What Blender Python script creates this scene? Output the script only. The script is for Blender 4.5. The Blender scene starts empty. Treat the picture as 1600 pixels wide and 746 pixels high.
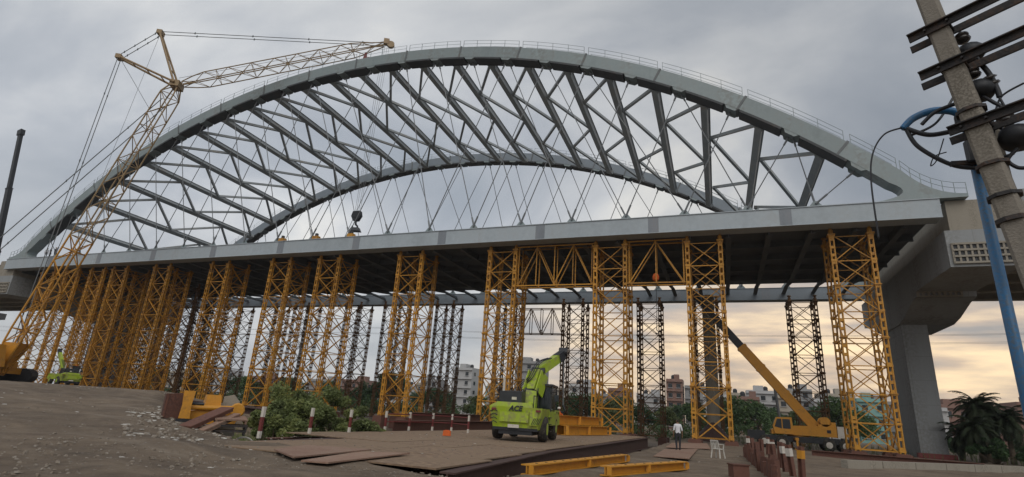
import bpy, bmesh, math, random
from mathutils import Vector, Matrix, Euler
rnd = random.Random(7)
S = bpy.context.scene
COL = S.collection
R = math.radians

# ------------------------------------------------------------------ camera
cam_d = bpy.data.cameras.new('camera')
cam = bpy.data.objects.new('camera', cam_d); COL.objects.link(cam); S.camera = cam
CAM = Vector((45.334, -52.956, 1.523))
cam.location = CAM
cam.rotation_euler = (1.8820, -0.0610, 0.3590)
cam_d.sensor_width = 36.0
FPX = 847.1
cam_d.lens = FPX * 36.0 / 1600.0
cam_d.clip_start = 0.1
cam_d.clip_end = 6000
CR = Euler(cam.rotation_euler).to_matrix()
def ray(px, py): return (CR @ Vector(((px - 800) / FPX, (373 - py) / FPX, -1.0))).normalized()
def atZ(px, py, z):                                  # where the ray meets level ground
    d = ray(px, py); return CAM + d * ((z - CAM.z) / d.z)
def atY(px, py, y):                                  # where it meets a plane parallel to the bridge
    d = ray(px, py); return CAM + d * ((y - CAM.y) / d.y)

# ------------------------------------------------------------------ world
SUN_EL, SUN_AZ = R(44), R(160)                       # azimuth: compass-like, from +Y clockwise
W = bpy.data.worlds.new('World'); S.world = W; W.use_nodes = True
nt = W.node_tree; nt.nodes.clear()
def N(t, tp, **kw):
    n = t.nodes.new(tp)
    for k, v in kw.items(): setattr(n, k, v)
    return n
def L(t, a, b): t.links.new(a, b)
def math_node(t, op, a, b=None, clamp=False):
    n = N(t, 'ShaderNodeMath', operation=op, use_clamp=clamp)
    for i, v in enumerate((a, b)):
        if v is None: continue
        if isinstance(v, (int, float)): n.inputs[i].default_value = v
        else: L(t, v, n.inputs[i])
    return n.outputs[0]
def ramp(t, fac, stops):
    n = N(t, 'ShaderNodeValToRGB'); e = n.color_ramp.elements
    while len(e) < len(stops): e.new(0.5)
    for i, (p, c) in enumerate(stops):
        e[i].position = p; e[i].color = (*c, 1) if len(c) == 3 else c
    L(t, fac, n.inputs[0]); return n.outputs[0]
def mixrgb(t, fac, a, b, bt='MIX'):
    n = N(t, 'ShaderNodeMix', data_type='RGBA', blend_type=bt)
    for s, v in ((n.inputs[0], fac), (n.inputs[6], a), (n.inputs[7], b)):
        if isinstance(v, (int, float)): s.default_value = v
        elif isinstance(v, tuple): s.default_value = (*v, 1)
        else: L(t, v, s)
    return n.outputs[2]
sky = N(nt, 'ShaderNodeTexSky', sky_type='NISHITA', sun_disc=False)
sky.sun_elevation = SUN_EL; sky.sun_rotation = SUN_AZ; sky.dust_density = 3
tc = N(nt, 'ShaderNodeTexCoord'); sx = N(nt, 'ShaderNodeSeparateXYZ'); L(nt, tc.outputs['Generated'], sx.inputs[0])
zc = math_node(nt, 'MAXIMUM', sx.outputs[2], 0.0)
den = math_node(nt, 'ADD', zc, 0.42)
cv = N(nt, 'ShaderNodeCombineXYZ')
L(nt, math_node(nt, 'DIVIDE', sx.outputs[0], den), cv.inputs[0]); L(nt, math_node(nt, 'DIVIDE', sx.outputs[1], den), cv.inputs[1])
mp = N(nt, 'ShaderNodeMapping'); mp.inputs['Location'].default_value = (3.1, 0.4, 0); mp.inputs['Rotation'].default_value = (0, 0, 0.5); mp.inputs['Scale'].default_value = (1.0, 1.15, 1)
L(nt, cv.outputs[0], mp.inputs[0])
n1 = N(nt, 'ShaderNodeTexNoise'); n1.inputs['Scale'].default_value = 1.45; n1.inputs['Detail'].default_value = 7; n1.inputs['Roughness'].default_value = 0.52; n1.inputs['Distortion'].default_value = 0.5
L(nt, mp.outputs[0], n1.inputs[0])
cloud = ramp(nt, n1.outputs[0], [(0.34, (0.25, 0.275, 0.31)), (0.47, (0.335, 0.355, 0.385)), (0.58, (0.47, 0.48, 0.49)), (0.69, (0.68, 0.66, 0.61))])
# brightening towards the side of the sky where the sun is veiled low in the west (left of the bridge)
def az_weight(px, py, lo):
    d = ray(px, py); d.z = 0; d.normalize()
    dp = N(nt, 'ShaderNodeVectorMath', operation='DOT_PRODUCT'); L(nt, tc.outputs['Generated'], dp.inputs[0]); dp.inputs[1].default_value = d
    mr = N(nt, 'ShaderNodeMapRange', interpolation_type='SMOOTHSTEP'); mr.inputs[1].default_value = lo; mr.inputs[2].default_value = 1.0
    L(nt, dp.outputs['Value'], mr.inputs[0]); return mr.outputs[0]
left_w = az_weight(330, 400, 0.45)
lift = N(nt, 'ShaderNodeVectorMath', operation='SCALE'); L(nt, cloud, lift.inputs[0]); L(nt, math_node(nt, 'ADD', math_node(nt, 'MULTIPLY', left_w, 0.36), 1.0), lift.inputs['Scale']); cloud = lift.outputs[0]
low = N(nt, 'ShaderNodeMapRange', interpolation_type='SMOOTHSTEP'); low.inputs[1].default_value = 0.36; low.inputs[2].default_value = 0.10
L(nt, sx.outputs[2], low.inputs[0])
glow_w = az_weight(1260, 520, 0.80)
n2 = N(nt, 'ShaderNodeTexNoise'); n2.inputs['Scale'].default_value = 1.7; n2.inputs['Detail'].default_value = 6
mp2 = N(nt, 'ShaderNodeMapping'); mp2.inputs['Scale'].default_value = (3, 3, 16); L(nt, tc.outputs['Generated'], mp2.inputs[0]); L(nt, mp2.outputs[0], n2.inputs[0])
warm = ramp(nt, n2.outputs[0], [(0.34, (0.38, 0.345, 0.315)), (0.48, (0.70, 0.53, 0.38)), (0.62, (1.2, 0.90, 0.54))])
cloud = mixrgb(nt, math_node(nt, 'MULTIPLY', low.outputs[0], 0.35), cloud, (0.46, 0.47, 0.47))
cloud = mixrgb(nt, math_node(nt, 'MULTIPLY', math_node(nt, 'MULTIPLY', low.outputs[0], glow_w), 1.0, True), cloud, warm)
ten = N(nt, 'ShaderNodeVectorMath', operation='SCALE'); ten.inputs['Scale'].default_value = 10.0; L(nt, cloud, ten.inputs[0])
final = mixrgb(nt, 0.93, sky.outputs[0], ten.outputs[0])
bg = N(nt, 'ShaderNodeBackground'); bg.inputs[1].default_value = 0.1; L(nt, final, bg.inputs[0])
wo = N(nt, 'ShaderNodeOutputWorld'); L(nt, bg.outputs[0], wo.inputs[0])

# ------------------------------------------------------------------ sun (veiled by cloud)
sl = bpy.data.lights.new('sun', 'SUN'); sl.energy = 1.0; sl.angle = R(50); sl.color = (1.0, 0.96, 0.90)
so = bpy.data.objects.new('sun', sl); COL.objects.link(so)
sd = Vector((math.sin(SUN_AZ) * math.cos(SUN_EL), math.cos(SUN_AZ) * math.cos(SUN_EL), math.sin(SUN_EL)))
so.rotation_euler = sd.to_track_quat('Z', 'Y').to_euler(); so.location = (20, -60, 80)

# ------------------------------------------------------------------ exposure
S.view_settings.view_transform = 'Standard'; S.view_settings.look = 'None'
S.view_settings.exposure = 0.2; S.view_settings.gamma = 1.0; S.view_settings.use_curve_mapping = False

# ------------------------------------------------------------------ materials
MATS = {}
def mat(name, col, rough=0.6, metal=0.0, var=0.25, scale=1.5, second=None, amount=0.35, fine=18.0, bump=0.15, streak=False, obj_var=0.0):
    """painted / earthy surface: base colour, mottling, patches of a second colour, fine relief"""
    m = bpy.data.materials.new(name); m.use_nodes = True; t = m.node_tree; b = t.nodes['Principled BSDF']
    g = N(t, 'ShaderNodeNewGeometry'); pos = g.outputs['Position']
    if streak:
        mpn = N(t, 'ShaderNodeMapping'); mpn.inputs['Scale'].default_value = (1, 1, 0.15); L(t, pos, mpn.inputs[0]); pos = mpn.outputs[0]
    a = N(t, 'ShaderNodeTexNoise'); a.inputs['Scale'].default_value = scale; a.inputs['Detail'].default_value = 6; a.inputs['Roughness'].default_value = 0.6; L(t, pos, a.inputs[0])
    f = N(t, 'ShaderNodeTexNoise'); f.inputs['Scale'].default_value = fine; f.inputs['Detail'].default_value = 3; L(t, g.outputs['Position'], f.inputs[0])
    lo = tuple(c * (1 - var) for c in col); hi = tuple(min(1, c * (1 + var)) for c in col)
    c = ramp(t, a.outputs[0], [(0.3, lo), (0.7, hi)])
    if second:
        k = ramp(t, a.outputs[0], [(max(0, 0.62 - amount * 0.5), (0, 0, 0)), (min(1, 0.80 - amount * 0.5), (1, 1, 1))])
        k2 = ramp(t, f.outputs[0], [(0.35, (0, 0, 0)), (0.6, (1, 1, 1))])
        c = mixrgb(t, mixrgb(t, 1.0, k, k2, 'MULTIPLY'), c, second)
    c = mixrgb(t, 0.18, c, ramp(t, f.outputs[0], [(0.3, tuple(x * 0.55 for x in col)), (0.7, hi)]))
    if obj_var:
        oi = N(t, 'ShaderNodeObjectInfo'); hv = N(t, 'ShaderNodeHueSaturation')
        mr = N(t, 'ShaderNodeMapRange'); mr.inputs[3].default_value = 1 - obj_var; mr.inputs[4].default_value = 1 + obj_var
        L(t, oi.outputs['Random'], mr.inputs[0]); L(t, mr.outputs[0], hv.inputs['Value']); L(t, c, hv.inputs['Color']); c = hv.outputs[0]
    L(t, c, b.inputs['Base Color']); b.inputs['Roughness'].default_value = rough; b.inputs['Metallic'].default_value = metal
    if bump:
        bp = N(t, 'ShaderNodeBump'); bp.inputs['Strength'].default_value = bump; bp.inputs['Distance'].default_value = 0.03
        L(t, f.outputs[0], bp.inputs['Height']); L(t, bp.outputs[0], b.inputs['Normal'])
    MATS[name] = m; return m
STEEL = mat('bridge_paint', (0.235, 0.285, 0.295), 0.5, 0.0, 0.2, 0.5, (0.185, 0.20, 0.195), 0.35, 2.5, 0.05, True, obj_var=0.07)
FARG = mat('far_steel_shade_paint', (0.20, 0.235, 0.27), 0.5, 0.0, 0.12, 0.3, (0.15, 0.16, 0.17), 0.2, 9, 0.05)  # bridge paint darkened with the shade on the far rib's inner face
SOFFIT = mat('shade_toned_cover_plate', (0.045, 0.05, 0.055), 0.65, 0.0, 0.2, 0.8, (0.08, 0.06, 0.05), 0.2, 8, 0.05)  # dark primer deepened by the shade of the rib underside
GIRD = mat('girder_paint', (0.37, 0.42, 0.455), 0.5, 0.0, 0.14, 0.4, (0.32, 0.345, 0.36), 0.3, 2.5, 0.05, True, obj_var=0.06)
STRUT = mat('strut_paint', (0.30, 0.33, 0.345), 0.5, 0.0, 0.2, 0.5, (0.27, 0.235, 0.19), 0.25, 5, 0.05, obj_var=0.12)
STEELD = mat('strut_steel', (0.125, 0.138, 0.145), 0.55, 0.1, 0.25, 0.6, (0.17, 0.13, 0.10), 0.2, 8, 0.05, obj_var=0.12)
SPLICE = mat('primer_grey', (0.215, 0.24, 0.27), 0.6, 0.0, 0.2, 0.8, (0.22, 0.22, 0.23), 0.4, 9, 0.05, True)
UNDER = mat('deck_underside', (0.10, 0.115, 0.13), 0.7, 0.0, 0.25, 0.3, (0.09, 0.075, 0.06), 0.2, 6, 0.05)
CABLE = mat('cable_steel', (0.16, 0.17, 0.18), 0.5, 0.3, 0.1, 1, bump=0)
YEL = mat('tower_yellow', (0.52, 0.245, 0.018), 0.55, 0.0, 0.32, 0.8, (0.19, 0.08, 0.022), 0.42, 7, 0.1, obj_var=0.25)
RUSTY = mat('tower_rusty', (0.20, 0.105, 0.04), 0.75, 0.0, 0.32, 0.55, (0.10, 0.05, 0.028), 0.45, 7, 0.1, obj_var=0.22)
YELC = mat('crane_yellow', (0.58, 0.26, 0.02), 0.5, 0.0, 0.15, 1.2, (0.26, 0.13, 0.03), 0.2, 9, 0.05)
LATT = mat('backlit_lattice_paint', (0.30, 0.205, 0.10), 0.55, 0.0, 0.2, 1.0, (0.18, 0.10, 0.05), 0.3, 9, 0.05)  # crane yellow dulled, the sky's backlight put into the colour
LIME = mat('lime_paint', (0.38, 0.52, 0.02), 0.42, 0.0, 0.25, 1.6, (0.22, 0.20, 0.10), 0.5, 6, 0.08)
DARK = mat('dark_metal', (0.025, 0.027, 0.032), 0.5, 0.2, 0.3, 3, bump=0.05)
RUBBER = mat('tyre_rubber', (0.022, 0.021, 0.02), 0.85, 0.0, 0.3, 5, (0.10, 0.085, 0.065), 0.35, 20, 0.3)
GLASS = mat('dark_glass', (0.02, 0.025, 0.03), 0.12, 0.0, 0.1, 2, bump=0)
CONC = mat('pier_concrete', (0.30, 0.315, 0.325), 0.85, 0.0, 0.10, 0.35, (0.185, 0.185, 0.175), 0.42, 4, 0.15, True)
def add_joints(m, dz, dy):
    t = m.node_tree; b = t.nodes['Principled BSDF']; src = b.inputs['Base Color'].links[0].from_socket; g = N(t, 'ShaderNodeNewGeometry'); sp = N(t, 'ShaderNodeSeparateXYZ'); L(t, g.outputs['Position'], sp.inputs[0])
    fz = math_node(t, 'LESS_THAN', math_node(t, 'FRACT', math_node(t, 'DIVIDE', sp.outputs[2], dz)), 0.018); fy = math_node(t, 'LESS_THAN', math_node(t, 'FRACT', math_node(t, 'DIVIDE', math_node(t, 'ADD', sp.outputs[1], sp.outputs[0]), dy)), 0.016)
    f = math_node(t, 'MULTIPLY', math_node(t, 'MAXIMUM', fz, fy), 0.4); L(t, mixrgb(t, f, src, (0.14, 0.14, 0.135)), b.inputs['Base Color'])
add_joints(CONC, 2.4, 2.9)
CONCB = mat('old_concrete', (0.32, 0.29, 0.24), 0.9, 0.0, 0.18, 1.2, (0.19, 0.17, 0.14), 0.4, 14, 0.2, True)
POLEC = mat('pole_concrete', (0.25, 0.225, 0.19), 0.9, 0.0, 0.18, 3.0, (0.13, 0.115, 0.09), 0.4, 40, 0.4, True)
BLUE = mat('blue_paint', (0.025, 0.16, 0.36), 0.45, 0.0, 0.22, 2.5, (0.10, 0.13, 0.16), 0.35, 30, 0.15, True)
IRON = mat('crossarm_iron', (0.035, 0.033, 0.034), 0.7, 0.2, 0.3, 4, (0.09, 0.05, 0.03), 0.35, 30, 0.3)
RUST = mat('rusty_steel', (0.145, 0.062, 0.042), 0.8, 0.0, 0.3, 1.5, (0.075, 0.035, 0.028), 0.45, 16, 0.3, obj_var=0.15)
RUSTD = mat('dark_rusty_girder', (0.075, 0.04, 0.034), 0.75, 0.0, 0.35, 1.2, (0.05, 0.03, 0.028), 0.4, 12, 0.2)
PLATE = mat('dusty_steel_plate', (0.27, 0.155, 0.11), 0.85, 0.0, 0.2, 0.8, (0.29, 0.21, 0.155), 0.5, 14, 0.2, obj_var=0.1)
DUSTY = mat('dust_covered_plate', (0.265, 0.185, 0.12), 0.95, 0.0, 0.34, 0.6, (0.145, 0.095, 0.065), 0.45, 6, 0.6, obj_var=0.02)
WHITE = mat('white_paint', (0.62, 0.58, 0.52), 0.7, 0.0, 0.12, 6, (0.4, 0.36, 0.3), 0.3, 30, 0.1)
REDP = mat('red_paint', (0.16, 0.03, 0.028), 0.65, 0.0, 0.2, 6, bump=0.1)
ORANGE = mat('hivis_orange', (0.62, 0.12, 0.02), 0.8, 0.0, 0.1, 6, bump=0)
CLOTHW = mat('white_cotton', (0.70, 0.71, 0.74), 0.9, 0.0, 0.08, 8, bump=0.05)
CLOTHD = mat('dark_cotton', (0.03, 0.032, 0.04), 0.9, 0.0, 0.15, 8, bump=0.05)
SKIN = mat('skin', (0.22, 0.12, 0.075), 0.6, 0.0, 0.05, 8, bump=0)
HAIR = mat('hair', (0.012, 0.01, 0.009), 0.7, 0.0, 0.1, 20, bump=0.1)
BARK = mat('bark', (0.10, 0.075, 0.05), 0.9, 0.0, 0.3, 4, bump=0.5)
GLINT = mat('insulator_glaze', (0.03, 0.024, 0.022), 0.25, 0.0, 0.1, 5, bump=0)
PLASTIC = mat('white_plastic', (0.62, 0.60, 0.55), 0.5, 0.0, 0.08, 6, bump=0)
def leafmat(name, col, tr=0.25):
    m = bpy.data.materials.new(name); m.use_nodes = True; t = m.node_tree; b = t.nodes['Principled BSDF']
    g = N(t, 'ShaderNodeNewGeometry'); a = N(t, 'ShaderNodeTexNoise'); a.inputs['Scale'].default_value = 0.9; a.inputs['Detail'].default_value = 4; L(t, g.outputs['Position'], a.inputs[0])
    c = ramp(t, a.outputs[0], [(0.3, tuple(x * 0.55 for x in col)), (0.5, col), (0.72, (col[0] * 1.7, col[1] * 1.45, col[2] * 1.3))])
    L(t, c, b.inputs['Base Color']); b.inputs['Roughness'].default_value = 0.7
    tb = N(t, 'ShaderNodeBsdfTranslucent'); L(t, c, tb.inputs[0]); mx = N(t, 'ShaderNodeMixShader'); mx.inputs[0].default_value = tr
    o = t.nodes['Material Output']; L(t, b.outputs[0], mx.inputs[1]); L(t, tb.outputs[0], mx.inputs[2]); L(t, mx.outputs[0], o.inputs[0])
    return m
LEAF = [leafmat('leaf_deep', (0.04, 0.085, 0.03)), leafmat('leaf_mid', (0.06, 0.11, 0.034)), leafmat('leaf_olive', (0.09, 0.12, 0.04))]
PALML = leafmat('palm_leaf', (0.032, 0.05, 0.024))
SCRUB = leafmat('scrub_leaf', (0.17, 0.21, 0.075), 0.35)

# ------------------------------------------------------------------ mesh helpers
class MB:
    def __init__(s): s.v = []; s.f = []; s.mi = []
    def quadbox(s, P, m=0):                          # 8 points: 4 bottom ring, 4 top ring
        o = len(s.v); s.v += [tuple(p) for p in P]
        for q in ((0, 3, 2, 1), (4, 5, 6, 7), (0, 1, 5, 4), (1, 2, 6, 5), (2, 3, 7, 6), (3, 0, 4, 7)):
            s.f.append(tuple(o + i for i in q)); s.mi.append(m)
        return s
    def box(s, c, d, rz=0.0, m=0, taper=1.0):
        cx, cy, cz = c; a, b, h = d[0] / 2, d[1] / 2, d[2] / 2; co, si = math.cos(rz), math.sin(rz); P = []
        for z, k in ((-h, 1.0), (h, taper)):
            for x, y in ((-a, -b), (a, -b), (a, b), (-a, b)):
                x *= k; y *= k; P.append((cx + x * co - y * si, cy + x * si + y * co, cz + z))
        return s.quadbox(P, m)
    def bar(s, a, b, w, h=None, up=(0, 0, 1), m=0, w2=None, h2=None):
        a = Vector(a); b = Vector(b); h = h or w; w2 = w2 or w; h2 = h2 or h
        d = (b - a).normalized(); u = Vector(up)
        if abs(d.dot(u)) > 0.98: u = Vector((1, 0, 0)) if abs(d.x) < 0.9 else Vector((0, 1, 0))
        sv = d.cross(u).normalized(); uv = sv.cross(d).normalized()
        P = []
        for p, ww, hh in ((a, w, h), (b, w2, h2)):
            for i, j in ((-1, -1), (1, -1), (1, 1), (-1, 1)): P.append(p + sv * (i * ww / 2) + uv * (j * hh / 2))
        return s.quadbox(P, m)
    def ibeam(s, a, b, w, h, t=0.02, up=(0, 0, 1), m=0):
        a = Vector(a); b = Vector(b); d = (b - a).normalized(); u = Vector(up); sv = d.cross(u).normalized(); uv = sv.cross(d)
        s.bar(a + uv * (h / 2 - t / 2), b + uv * (h / 2 - t / 2), w, t, up, m); s.bar(a - uv * (h / 2 - t / 2), b - uv * (h / 2 - t / 2), w, t, up, m)
        return s.bar(a, b, t, h - 2 * t, up, m)
    def tube(s, pts, r, n=8, m=0, cap=True):
        pts = [Vector(p) for p in pts]; o = len(s.v); rs = r if isinstance(r, (list, tuple)) else [r] * len(pts)
        ref = None
        for i, p in enumerate(pts):
            d = (pts[min(i + 1, len(pts) - 1)] - pts[max(i - 1, 0)]).normalized()
            if ref is None: ref = Vector((0, 0, 1)) if abs(d.z) < 0.9 else Vector((1, 0, 0))
            sv = d.cross(ref).normalized(); uv = sv.cross(d).normalized(); ref = uv
            for k in range(n):
                a = 2 * math.pi * k / n; s.v.append(tuple(p + (sv * math.cos(a) + uv * math.sin(a)) * rs[i]))
        for i in range(len(pts) - 1):
            for k in range(n):
                s.f.append((o + i * n + k, o + i * n + (k + 1) % n, o + (i + 1) * n + (k + 1) % n, o + (i + 1) * n + k)); s.mi.append(m)
        if cap:
            s.f.append(tuple(o + k for k in reversed(range(n)))); s.mi.append(m)
            e = o + (len(pts) - 1) * n; s.f.append(tuple(e + k for k in range(n))); s.mi.append(m)
        return s
    def prism(s, prof, axis, a, b, m=0):             # closed outline extruded along an axis
        o = len(s.v); n = len(prof)
        for t in (a, b):
            for p, q in prof:
                s.v.append((p, t, q) if axis == 'y' else ((t, p, q) if axis == 'x' else (p, q, t)))
        s.f.append(tuple(o + i for i in range(n))); s.f.append(tuple(o + n + i for i in reversed(range(n)))); s.mi += [m, m]
        for i in range(n):
            j = (i + 1) % n; s.f.append((o + i, o + n + i, o + n + j, o + j)); s.mi.append(m)
        return s
    def lathe(s, c, prof, n=14, axis=(0, 0, 1), m=0):
        c = Vector(c); ax = Vector(axis).normalized(); q = Vector((0, 0, 1)).rotation_difference(ax); o = len(s.v)
        for r, z in prof:
            for k in range(n):
                a = 2 * math.pi * k / n; s.v.append(tuple(c + q @ Vector((r * math.cos(a), r * math.sin(a), z))))
        for i in range(len(prof) - 1):
            for k in range(n):
                s.f.append((o + i * n + k, o + i * n + (k + 1) % n, o + (i + 1) * n + (k + 1) % n, o + (i + 1) * n + k)); s.mi.append(m)
        s.f.append(tuple(o + k for k in reversed(range(n)))); e = o + (len(prof) - 1) * n; s.f.append(tuple(e + k for k in range(n))); s.mi += [m, m]
        return s
    def mesh(s, name, mats, smooth=False, fix=True):
        me = bpy.data.meshes.new(name); me.from_pydata(s.v, [], s.f)
        if not isinstance(mats, (list, tuple)): mats = [mats]
        for m in mats: me.materials.append(m)
        if len(mats) > 1: me.polygons.foreach_set('material_index', s.mi)
        if fix:
            bm = bmesh.new(); bm.from_mesh(me); bmesh.ops.recalc_face_normals(bm, faces=bm.faces); bm.to_mesh(me); bm.free()
        if smooth: me.polygons.foreach_set('use_smooth', [True] * len(me.polygons))
        me.update(); return me
    def build(s, name, mats, parent=None, loc=None, rot=None, smooth=False, fix=True):
        return link(name, s.mesh(name, mats, smooth, fix), parent, loc, rot)
def link(name, me, parent=None, loc=None, rot=None):
    o = bpy.data.objects.new(name, me); COL.objects.link(o)
    if parent is not None: o.parent = parent
    if loc is not None: o.location = loc
    if rot is not None: o.rotation_euler = rot
    return o
def sagline(name, pts, r, M_, parent, n=14):
    P = []; pts = [Vector(p) for p in pts]
    for i in range(len(pts) - 1):
        p0_, p1_, p2_, p3_ = pts[max(i - 1, 0)], pts[i], pts[i + 1], pts[min(i + 2, len(pts) - 1)]
        for k in range(n):
            t = k / n; P.append(0.5 * ((2 * p1_) + (p2_ - p0_) * t + (2 * p0_ - 5 * p1_ + 4 * p2_ - p3_) * t * t + (3 * p1_ - p0_ - 3 * p2_ + p3_) * t ** 3))
    P.append(pts[-1]); return MB().tube(P, r, 6).build(name, M_, parent, smooth=True)
def tag(o, label, cat, group=None):
    o['label'] = label; o['category'] = cat
    if group: o['group'] = group
    return o
def thing(name, label, cat, loc=(0, 0, 0), rz=0.0, group=None):
    o = bpy.data.objects.new(name, None); COL.objects.link(o); o.location = loc; o.rotation_euler = (0, 0, rz); o.empty_display_size = 0.3
    return tag(o, label, cat, group)
def kind(o, k): o['kind'] = k; return o
def sstep(a, b, x):
    t = max(0.0, min(1.0, (x - a) / (b - a))); return t * t * (3 - 2 * t)

# ------------------------------------------------------------------ ground
def gz(x, y):
    dx, dy = x - CAM.x, y - CAM.y; d = math.hypot(dx, dy); tn = -dx / dy if dy > 0.5 else 0.0
    z = 0.02
    left = sstep(0.98, 1.32, tn) * sstep(0.0, -8.0, y)
    z += 1.16 * left * max(0.0, min(1.0, (d - 9.0) / 33.0))
    near = sstep(-34, -40, y) * sstep(41.5, 39.8, x)
    z += 0.29 * max(near, 0.9 * left)
    dz = max(sstep(1.10, 0.98, tn), sstep(25, 29, d) * sstep(1.30, 1.20, tn))
    ditch = sstep(3, 10, x) * sstep(40.7, 39.9, x) * sstep(-43.0 + 2.4 * sstep(38.5, 37.0, x), -39.5 + 1.4 * sstep(38.5, 37.0, x), y) * sstep(70, 60, y) * dz
    z -= (0.9 + 0.8 * sstep(26, 40, d)) * ditch
    z -= 0.5 * sstep(-2, 6, y) * sstep(22, 8, x) * sstep(90, 70, y)
    z -= 0.22 * sstep(-4, 14, y) * sstep(40, 44, x)
    z -= 0.5 * sstep(70, 160, y)
    return z
def ground():
    def axis(lo, hi, f0, f1, st):
        a = []; t = f0
        while t <= f1: a.append(t); t += st
        g = st; t = f0
        while t > lo: g *= 1.35; t -= g; a.insert(0, t)
        g = st; t = f1
        while t < hi: g *= 1.35; t += g; a.append(t)
        return a
    xs = axis(-2600, 2600, -30, 66, 0.5); ys = axis(-600, 3200, -56, 12, 0.5)
    r = random.Random(3); m = MB()
    for y in ys:
        for x in xs:
            z = gz(x, y)
            if -60 < x < 90 and -60 < y < 30:
                z += 0.05 * math.sin(x * 1.3 + 1.7 * math.sin(y * 0.8)) * math.sin(y * 1.1 + math.sin(x * 0.7)) + r.uniform(-0.02, 0.02)
                if x > 42: z = min(z, gz(x, y) + 0.01) if y > -40 else z
            m.v.append((x, y, z))
    nx = len(xs)
    for j in range(len(ys) - 1):
        for i in range(nx - 1):
            a = j * nx + i; m.f.append((a, a + 1, a + nx + 1, a + nx)); m.mi.append(0)
    gm = bpy.data.materials.new('dirt'); gm.use_nodes = True; t = gm.node_tree; b = t.nodes['Principled BSDF']
    g = N(t, 'ShaderNodeNewGeometry')
    def noise(sc, det=6, ro=0.6):
        n = N(t, 'ShaderNodeTexNoise'); n.inputs['Scale'].default_value = sc; n.inputs['Detail'].default_value = det; n.inputs['Roughness'].default_value = ro; L(t, g.outputs['Position'], n.inputs[0]); return n.outputs[0]
    c = ramp(t, noise(0.22), [(0.35, (0.10, 0.070, 0.046)), (0.5, (0.15, 0.108, 0.072)), (0.68, (0.225, 0.165, 0.11))])
    c = mixrgb(t, 0.5, c, ramp(t, noise(1.4, 8, 0.7), [(0.35, (0.07, 0.05, 0.036)), (0.62, (0.22, 0.17, 0.12))]))
    vo = N(t, 'ShaderNodeTexVoronoi'); vo.inputs['Scale'].default_value = 7.0; L(t, g.outputs['Position'], vo.inputs[0])
    mpt = N(t, 'ShaderNodeMapping'); mpt.inputs['Rotation'].default_value = (0, 0, R(38)); mpt.inputs['Scale'].default_value = (0.25, 0.9, 1); L(t, g.outputs['Position'], mpt.inputs[0])
    trk = N(t, 'ShaderNodeTexNoise'); trk.inputs['Scale'].default_value = 1.0; trk.inputs['Detail'].default_value = 5; trk.inputs['Distortion'].default_value = 0.6; L(t, mpt.outputs[0], trk.inputs[0])
    c = mixrgb(t, ramp(t, trk.outputs[0], [(0.52, (0, 0, 0)), (0.66, (0.4, 0.4, 0.4))]), c, (0.075, 0.058, 0.044))
    c = mixrgb(t, ramp(t, trk.outputs[0], [(0.30, (0.35, 0.35, 0.35)), (0.44, (0, 0, 0))]), c, (0.26, 0.215, 0.165))
    c = mixrgb(t, ramp(t, vo.outputs['Distance'], [(0.10, (0.75, 0.75, 0.75)), (0.2, (0, 0, 0))]), c, ramp(t, noise(5), [(0.45, (0.10, 0.085, 0.07)), (0.62, (0.34, 0.32, 0.29))]))
    L(t, c, b.inputs['Base Color']); b.inputs['Roughness'].default_value = 0.95
    bp = N(t, 'ShaderNodeBump'); bp.inputs['Strength'].default_value = 0.7; bp.inputs['Distance'].default_value = 0.08; L(t, noise(4, 8, 0.7), bp.inputs['Height']); L(t, bp.outputs[0], b.inputs['Normal'])
    return kind(m.build('ground', gm, fix=False, smooth=True), 'structure')
ground()

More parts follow.
